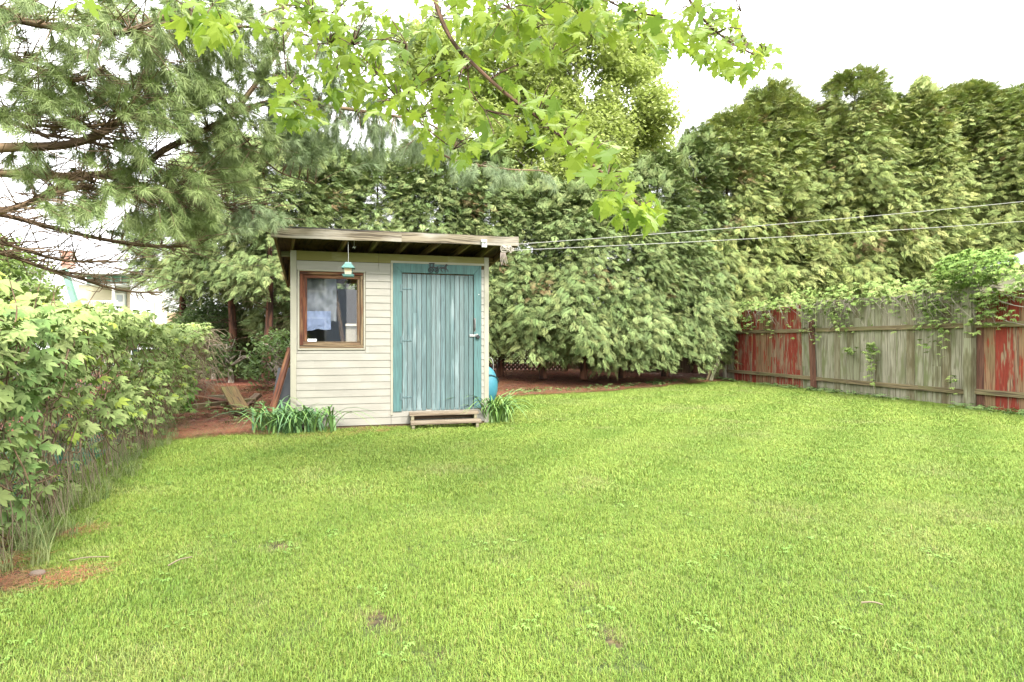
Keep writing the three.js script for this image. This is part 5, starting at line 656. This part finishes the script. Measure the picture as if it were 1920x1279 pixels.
// ───────────────────────── maple overhead ─────────────────────────
{
  const base = V(1.1, 0, 2.6), o = thing('maple_tree', 'maple hanging bright green lobed leaves over the lawn', 'tree', base.toArray()), q = RNG(211), L = v => v.clone().sub(base);
  mesh('trunk', tube([V(0, 0, 0), V(0.03, 1.2, 0), V(-0.05, 2.6, -0.05), V(-0.1, 4.4, -0.1)], 0.24, 0.16, 10, 16), M.bark, o);
  const limb = (pts, a, b) => { mesh('limb', tube(pts, a, b, 8, 24), M.bark, o); return new THREE.CatmullRomCurve3(pts); };
  const mainL = limb([V(-0.08, 3.4, -0.1), V(-0.8, 4.0, -1.8), V(-1.3, 4.25, -3.4), V(-1.6, 4.0, -4.6)], 0.1, 0.03), sideL = limb([V(-0.05, 3.0, -0.05), V(-0.5, 3.9, -2.2), V(-0.2, 3.9, -4.0), V(0.2, 3.7, -5.2)], 0.09, 0.025), leftL = limb([V(-0.1, 3.6, -0.1), V(-1.8, 4.2, -2.2), V(-2.7, 4.0, -4.0), V(-3.4, 3.5, -5.2)], 0.08, 0.02);
  const half = [[0.10, -0.06], [0.30, -0.13], [0.25, -0.03], [0.40, 0.02], [0.27, 0.10], [0.34, 0.17], [0.52, 0.21], [0.68, 0.35], [0.52, 0.36], [0.55, 0.46], [0.40, 0.44], [0.23, 0.39], [0.20, 0.46], [0.29, 0.58], [0.20, 0.62], [0.22, 0.75], [0.11, 0.78]], outline = [[0, 0], ...half, [0, 1], ...half.slice().reverse().map(([x, y]) => [-x, y])];
  const leafGeo = (fold, droop, seed) => { const g = new THREE.ShapeGeometry(new THREE.Shape(outline.map(p => new THREE.Vector2(...p)))), p = g.attributes.position, s = RNG(seed); for (let i = 0; i < p.count; i++) { const x = p.getX(i), y = p.getY(i), r2 = x * x + y * y; p.setXYZ(i, y, -droop * r2 + fold * Math.abs(x) - 0.05 * Math.sin(x * 9 + seed) * Math.abs(x), x); } g.deleteAttribute('uv'); const pet = tube([V(0, 0, 0), V(-0.2, 0.04, 0.01), V(-0.45, 0.14, 0)], 0.012, 0.012, 3, 3); pet.deleteAttribute('uv'); const m = mergeGeometries([g.toNonIndexed(), pet.toNonIndexed()]); m.computeVertexNormals(); void s; return m; };
  const LG = [leafGeo(0.1, 0.22, 1), leafGeo(0.3, 0.4, 2), leafGeo(-0.1, 0.55, 3), leafGeo(0.18, 0.1, 4)];
  // hanging branchlets as surveyed; the first point of each is tied back to a limb above the frame
  const hang = [
    [[[770, -160, 3.3], [815, 0, 3.1], [850, 80, 3.0], [900, 132, 2.95], [960, 185, 2.9], [1030, 236, 2.85], [1100, 300, 2.8], [1160, 350, 2.8], [1205, 390, 2.8]], 0.014, mainL],
    [[[560, -120, 3.3], [577, 0, 3.2], [605, 55, 3.2], [622, 95, 3.2], [632, 120, 3.2]], 0.007, leftL],
    [[[520, -120, 3.4], [530, 0, 3.3], [532, 90, 3.3], [543, 185, 3.3]], 0.006, leftL],
    [[[700, -80, 3.4], [640, 10, 3.3], [615, 35, 3.3], [665, 90, 3.3], [705, 135, 3.25], [735, 172, 3.2], [790, 232, 3.2], [850, 280, 3.2]], 0.007, mainL],
    [[[700, -120, 3.4], [716, 0, 3.3], [740, 45, 3.3], [762, 82, 3.3]], 0.006, mainL],
    [[[800, -60, 3.2], [830, 50, 3.1], [862, 95, 3.0], [876, 115, 3.0], [880, 165, 3.0], [908, 206, 3.0]], 0.006, mainL],
    [[[1060, -130, 3.2], [1140, 0, 3.2], [1185, 20, 3.2], [1242, 32, 3.2]], 0.009, sideL],
    [[[1220, -120, 3.1], [1293, 0, 3.1], [1330, 48, 3.1], [1375, 82, 3.1], [1430, 110, 3.15]], 0.01, sideL],
    [[[920, -120, 3.2], [950, 0, 3.2], [985, 60, 3.2], [1030, 110, 3.2]], 0.006, sideL],
    [[[330, -100, 2.9], [345, 0, 2.8], [380, 40, 2.8], [415, 70, 2.8]], 0.006, leftL],
    [[[1370, -100, 3.2], [1380, 0, 3.2], [1400, 40, 3.2]], 0.006, sideL],
    [[[1085, -100, 3.2], [1096, 0, 3.2], [1090, 40, 3.2], [1116, 75, 3.2]], 0.005, sideL],
  ];
  const curves = hang.map(([pts, w, lb]) => { const P = pts.map(([x, y, d]) => L(at(x, y, d))); let best = null, bd = 1e9; for (let j = 0; j <= 20; j++) { const p = lb.getPoint(j / 20), e = p.distanceTo(P[0]); if (e < bd) { bd = e; best = p; } } P.unshift(best); mesh('branch', tube(P, w * 1.35, w * 0.5, 6, P.length * 5), M.bark, o); return new THREE.CatmullRomCurve3(P.slice(1)); });
  // leaf clusters: px, py, rx, ry, distance, count, leaf length
  const zones = [[370, 30, 70, 36, 2.75, 20, 0.17], [420, 60, 40, 34, 2.75, 12, 0.18], [550, 30, 80, 45, 3.2, 34, 0.15], [610, 90, 60, 50, 3.2, 30, 0.15], [540, 160, 40, 30, 3.3, 18, 0.14], [560, 205, 50, 32, 3.25, 22, 0.16], [590, 220, 26, 20, 3.25, 8, 0.15], [680, 60, 70, 60, 3.3, 36, 0.15], [690, 140, 60, 40, 3.25, 24, 0.15], [640, 160, 36, 26, 3.2, 10, 0.16], [750, 90, 60, 70, 3.3, 28, 0.14], [730, 190, 60, 30, 3.2, 20, 0.15], [800, 220, 60, 36, 3.2, 24, 0.15], [850, 275, 50, 30, 3.2, 18, 0.16], [840, 40, 60, 50, 3.15, 26, 0.15], [930, 40, 70, 50, 3.2, 34, 0.15], [890, 130, 50, 50, 3.05, 22, 0.14], [930, 240, 50, 36, 3.0, 16, 0.15], [960, 130, 40, 40, 3.1, 10, 0.14], [1000, 40, 70, 50, 3.2, 34, 0.15], [1040, 90, 50, 30, 3.2, 14, 0.15], [1090, 30, 70, 40, 3.2, 30, 0.15], [1180, 40, 70, 36, 3.2, 26, 0.15], [1230, 75, 40, 30, 3.2, 12, 0.15], [1290, 30, 60, 40, 3.1, 22, 0.16], [1330, 70, 60, 40, 3.1, 26, 0.15], [1380, 100, 60, 34, 3.15, 26, 0.14], [1435, 105, 24, 26, 3.15, 10, 0.12], [1375, 130, 40, 20, 3.1, 8, 0.14], [1370, 30, 20, 30, 3.2, 8, 0.13], [1000, 190, 50, 40, 2.9, 16, 0.15], [1050, 240, 50, 40, 2.85, 20, 0.16], [1110, 290, 46, 34, 2.8, 20, 0.16], [1150, 340, 44, 36, 2.8, 20, 0.15], [1180, 385, 60, 30, 2.8, 26, 0.14], [1220, 400, 28, 22, 2.8, 10, 0.13], [880, 200, 36, 30, 3.0, 8, 0.14], [800, 140, 50, 40, 3.2, 14, 0.14], [760, -40, 500, 40, 3.3, 110, 0.15], [1150, -50, 250, 40, 3.2, 50, 0.15], [160, 10, 30, 10, 2.8, 2, 0.16]];
  const leaves = [], twigs = [];
  for (const [zx, zy, rx, ry, d, n0, len] of zones) { const n = n0 > 2 ? Math.round(n0 * 1.3) : n0;
    const c = L(at(zx, zy, d)); let best = null, bd = 1e9; for (const k of curves) for (let j = 0; j <= 12; j++) { const p = k.getPoint(j / 12), e = p.distanceTo(c); if (e < bd) { bd = e; best = p; } }
    for (let i = 0; i < n; i++) {
      const a = q() * 6.283, k = Math.sqrt(q()), p = L(at(zx + Math.cos(a) * rx * k, zy + Math.sin(a) * ry * k, d + (q() - 0.5) * 0.9));
      if (i % 4 === 0) twigs.push(tube([best, best.clone().lerp(p, 0.5).add(V(0, 0.04, (q() - 0.5) * 0.1)), p.clone().add(V(0, 0.05, 0))], 0.004, 0.002, 4, 5));
      const t = q() * 6.283, dir = V(Math.cos(t) * 0.8, -0.35 - q() * 0.8, Math.sin(t) * 0.8 + 0.15).normalize(), up = V((q() - 0.5) * 0.9, 0.9, 0.25 + (q() - 0.5) * 0.9).normalize(), s = len * (0.42 + q() * 0.36), kk = q();
      leaves.push({ p, m: place(p, dir, up, s), s, g: Math.floor(q() * 4), t: kk < 0.5 ? 0 : kk < 0.8 ? 1 : 2, inView: zy > -10 });
    }
  }
  leaves.sort((a, b) => (b.inView - a.inView) || (b.s / b.p.clone().add(base).length() - a.s / a.p.clone().add(base).length()));
  leaves.slice(0, 298).forEach(e => { mesh('leaf', LG[e.g], leafMats('mp')[e.t], o).applyMatrix4(e.m); });
  const lm = leafy(1, 1, 1, 0.62), C = [[0.27, 0.36, 0.04], [0.23, 0.33, 0.035], [0.15, 0.24, 0.03]]; for (let g = 0; g < 4; g++) instanced('leaves', LG[g], lm, leaves.slice(298).filter(e => e.g === g).map(e => ({ m: e.m, c: C[e.t] })), o);
  mesh('twigs', merge(twigs), M.bark, o).userData.kind = 'stuff';
}
// ───────────────────────── the neighbours' houses ─────────────────────────
{
  const d = 28, cream = plain(0.5, 0.43, 0.3, 0.8), white = plain(0.62, 0.62, 0.6, 0.8), green = plain(0.16, 0.28, 0.22, 0.6), k = d / FOC, X = px => (px - 960) * k, Y = py => EYE + (639.5 - py) * k, r = RNG(221);
  const house = thing('neighbour_house', 'pale two-storey house with porch balcony beyond the creeper', 'house', [X(200), 0, -d]), ox = X(200);
  const B = (name, x0, y0, x1, y1, z0, z1, m, parent = house) => mesh(name, new THREE.BoxGeometry((x1 - x0) * k, (y1 - y0) * -k * -1, z1 - z0).translate((X((x0 + x1) / 2)) - ox, (Y(y0) + Y(y1)) / 2, (z0 + z1) / 2), m, parent);
  const board = (x0, x1, ya, yb, z, m, step = 5.5) => { for (let y = ya; y < yb; y += step) { const h = Math.min(step, yb - y) * k; mesh('siding_board', move(new THREE.BoxGeometry((x1 - x0) * k, h + 0.01, 0.03), X((x0 + x1) / 2) - ox, Y(y) - h / 2, z, -0.12), m, house); } };
  B('wall', 100, 528, 148, 690, -4, -1.6, cream); B('wall', 148, 528, 245, 690, -4, -1.5, cream); board(148, 226, 530, 600, -1.47, cream, 7); B('wall', 245, 514, 320, 690, -4, 0, white); board(245, 320, 515, 606, 0.02, white);
  B('eave', 140, 511, 250, 515, -4.2, 0.35, white); B('fascia', 148, 515.2, 244.6, 530, -1.4, -0.5, green); B('soffit', 148, 531, 245, 534, -1.4, -0.2, white); B('roof_slab', 96, 500, 320, 511, -6, -1, plain(0.55, 0.55, 0.55, 0.9));
  for (const x of [160, 178, 196, 214, 232]) B('bracket', x, 516, x + 1.5, 530, -0.49, -0.42, white);
  const door = part('door', house); B('door_leaf', 177, 545, 198, 585, -1.45, -1.4, plain(0.66, 0.64, 0.58, 0.6), door); B('pane', 182, 549, 193, 562, -1.39, -1.37, plain(0.3, 0.32, 0.32, 0.2), door); for (const [a, b] of [[174.5, 177], [198, 200.5]]) B('frame', a, 542, b, 585, -1.45, -1.36, plain(0.3, 0.33, 0.28, 0.7), door);
  B('frame', 174.5, 541, 200.5, 544, -1.45, -1.35, plain(0.3, 0.33, 0.28, 0.7), door);
  B('balcony_floor', 172, 585, 226, 589, -1.4, 0.3, white); const rail = part('railing', house); B('handrail', 172, 564, 226, 566, 0.2, 0.28, white, rail); B('bottom_rail', 172, 582, 226, 583.5, 0.2, 0.26, white, rail); for (let x = 174; x < 226; x += 4) B('baluster', x, 566, x + 1.2, 582, 0.21, 0.25, white, rail);
  B('porch_post', 217, 534, 219.5, 690, 0.15, 0.27, white); B('porch_post', 222, 566, 226, 690, 0.12, 0.3, white);
  const win = part('window', house); for (const [x0, x1] of [[228.5, 234], [236.5, 242]]) B('pane', x0, 547, x1, 572, 0.02 - 1.46, 0.05 - 1.4, plain(0.1, 0.11, 0.1, 0.15), win); for (const [a, y0, b, y1] of [[226, 544, 244.5, 546.8], [226, 572.2, 244.5, 575], [226, 546.8, 228.3, 572.2], [234.2, 546.8, 236.3, 572.2], [242.2, 546.8, 244.5, 572.2]]) B('frame', a, y0, b, y1, -1.48, -1.3, plain(0.5, 0.48, 0.42, 0.7), win);
  for (const x of [288, 306]) B('trim_post', x, 566, x + 4, 620, 0.05, 0.12, cream);
  mesh('stair_rail', merge([bar(V(X(146) - ox, Y(508), 0.9), V(X(176) - ox, Y(604), 0.9), 0.1, 0.24), bar(V(X(149.5) - ox, Y(508), 0.8), V(X(180) - ox, Y(604), 0.8), 0.05, 0.1)]), green, house);
  // the white gable and its chimney, further off
  const d2 = 40, k2 = d2 / FOC, gable = thing('gable_house', 'white gabled house with red brick chimney', 'house', [(70 - 960) * k2, 0, -d2]), sh = new THREE.Shape([[-6, 0], [4.2, 0], [4.2, 4.5], [2.7, EYE + (639.5 - 503) * k2], [0.8, EYE + (639.5 - 503) * k2], [-6, 4]].map(p => new THREE.Vector2(...p))), gg = new THREE.ExtrudeGeometry(sh, { depth: 6, bevelEnabled: false }).translate(0, 0, -6); mesh('wall', gg, white, gable);
  mesh('roof', bar(V(-6.2, 4.1, 0.1), V(0.8, EYE + (639.5 - 502) * k2, 0.1), 0.5, 0.14), plain(0.5, 0.5, 0.5, 0.9), gable);
  const ch = part('chimney', gable), bm = [plain(0.34, 0.15, 0.1, 0.9), plain(0.4, 0.2, 0.14, 0.9), plain(0.28, 0.13, 0.1, 0.9)], cx0 = (118 - 70) * k2, cw = 20 * k2; mesh('mortar', box(cw - 0.03, 1.26, 0.4).translate(cx0 + cw / 2, EYE + (639.5 - 488) * k2, 0), plain(0.4, 0.36, 0.32, 0.9), ch);
  for (let j = 0; j < 13; j++) for (let i = 0; i < 4; i++) { const w = cw / 4, off = j % 2 ? w / 2 : 0; if (j % 2 && i === 3) continue; mesh('brick', new THREE.BoxGeometry(w - 0.02, 0.078, 0.42).translate(cx0 + w * (i + 0.5) + off, EYE + (639.5 - 503.5) * k2 + j * 0.096, 0), bm[Math.floor(r() * 3)], ch); }
  mesh('cap', box(cw + 0.06, 0.06, 0.5).translate(cx0 + cw / 2, EYE + (639.5 - 472.5) * k2, 0), bm[2], ch);
  // low garden building with a brick-coloured panel
  const g2 = thing('garden_store', 'tan panelled store with white post beyond the creeper end', 'shed', at(330, 640, 22).setY(0).toArray()), kk = 0.022; mesh('panel', box(30 * kk, 2.4, 0.1).translate(0, 1.2 - 0.0, 0), plain(0.42, 0.3, 0.18, 0.8), g2); for (const y of [0.55, 0.75, 0.95, 1.15, 1.35, 1.55, 1.75, 1.95, 2.15]) mesh('batten', box(30 * kk, 0.035, 0.02).translate(0, y, 0.062), plain(0.55, 0.48, 0.36, 0.8), g2); for (const s of [-17, 17]) mesh('post', box(4 * kk, 2.6, 0.14).translate(s * kk, 1.3, 0.02), white, g2); mesh('roof', box(44 * kk, 0.1, 1.2).translate(0, 2.65, -0.4), white, g2);
  const w2 = thing('white_wall_house', 'white sided wall glimpsed beneath the dark cedars', 'house', at(400, 640, 26).setY(0).toArray()); mesh('wall', box(3.6, 2.4, 0.3).translate(0, 1.2, 0), white, w2); mesh('roof', box(3.9, 0.12, 0.8).translate(0, 2.46, 0), plain(0.3, 0.3, 0.3, 0.9), w2);
  // house behind the board fence on the right
  const d3 = 15, rh = thing('cream_house', 'cream house corner with white gutter behind the board fence', 'house', at(1920, 640, d3).setY(0).toArray()), k3 = d3 / FOC; mesh('wall', box(4.2, 3.15, 3, {}).translate(2.1 - 45 * k3, 1.57, -1.5), plain(0.36, 0.33, 0.22, 0.7), rh);
  mesh('roof', bar(V(-52 * k3, EYE + 139 * k3, 0), V(3.4, EYE + 139 * k3 + 1.52, 0), 1.2, 0.08), plain(0.25, 0.25, 0.26, 0.9), rh); mesh('gutter', bar(V(-54 * k3, EYE + 140 * k3, 0.68), V(3.4, EYE + 140 * k3 + 1.52, 0.68), 0.1, 0.13), white, rh);
}
{
  const o = thing('own_house', 'pale blue clapboard house standing behind the viewer', 'house', [-3.2, 0, 9.5]), m = plain(0.36, 0.42, 0.55, 0.7), r = plain(0.08, 0.08, 0.08, 0.9);
  mesh('wall', box(8, 5.2, 6).translate(0, 2.6, 3), m, o); mesh('roof', move(box(8.6, 0.15, 4), 0, 5.9, 1.2, -0.45), r, o); mesh('roof', move(box(8.6, 0.15, 4), 0, 5.9, 4.8, 0.45), r, o);
  for (const [x, y, w, h] of [[2.6, 1.6, 0.9, 1.2], [0.2, 1.6, 1.2, 1.2], [2.6, 4, 0.9, 1.1], [-2.4, 4, 0.9, 1.1]]) { const wn = part('window', o); mesh('pane', box(w, h, 0.03).translate(x, y, -0.03), plain(0.03, 0.035, 0.04, 0.1), wn); for (const s of [-1, 1]) { mesh('frame', box(0.08, h + 0.16, 0.06).translate(x + s * (w / 2 + 0.04), y, -0.04), M.white, wn); mesh('frame', box(w, 0.08, 0.06).translate(x, y + s * (h / 2 + 0.04), -0.04), M.white, wn); } }
  const dr = part('door', o); mesh('door_leaf', box(0.95, 2.05, 0.06).translate(-1.6, 1.2, -0.04), M.greenPaint, dr); mesh('handle', new THREE.SphereGeometry(0.035, 8, 6).translate(-1.25, 1.15, -0.1), M.metal, dr);
}
// sticks and clippings on the lawn
{
  const r = RNG(231); [[['pale dry stick lying in the lawn nearest the creeper', 130, 1062, 205, 1055]], [['thin pale twig lying on the open lawn', 315, 1072, 360, 1055]], [['short pale twig in the grass toward the board fence', 1615, 1143, 1655, 1147]]].forEach(([[l, x0, y0, x1, y1]]) => { const a = onGround(x0, y0), b = onGround(x1, y1); a.y = b.y = 0.032; tag(mesh('stick', tube([a, a.clone().lerp(b, 0.5).add(V(0, 0.012, 0.01)), b], 0.0045, 0.003, 5, 6), plain(0.2, 0.16, 0.1, 0.9)), l, 'stick'); });
  const p = onGround(70, 1082), s = tag(mesh('stone', new THREE.DodecahedronGeometry(0.028, 1).scale(1.4, 0.6, 1), plain(0.16, 0.12, 0.09, 0.95)), 'small flat grey stone in the worn lawn corner', 'stone'); s.position.set(p.x, 0.02, p.z);
}
scene.traverse(o => { if (o.isMesh) { o.castShadow = true; o.receiveShadow = true; } });
renderer.setSize(1024, 682);
renderer.render(scene, camera);
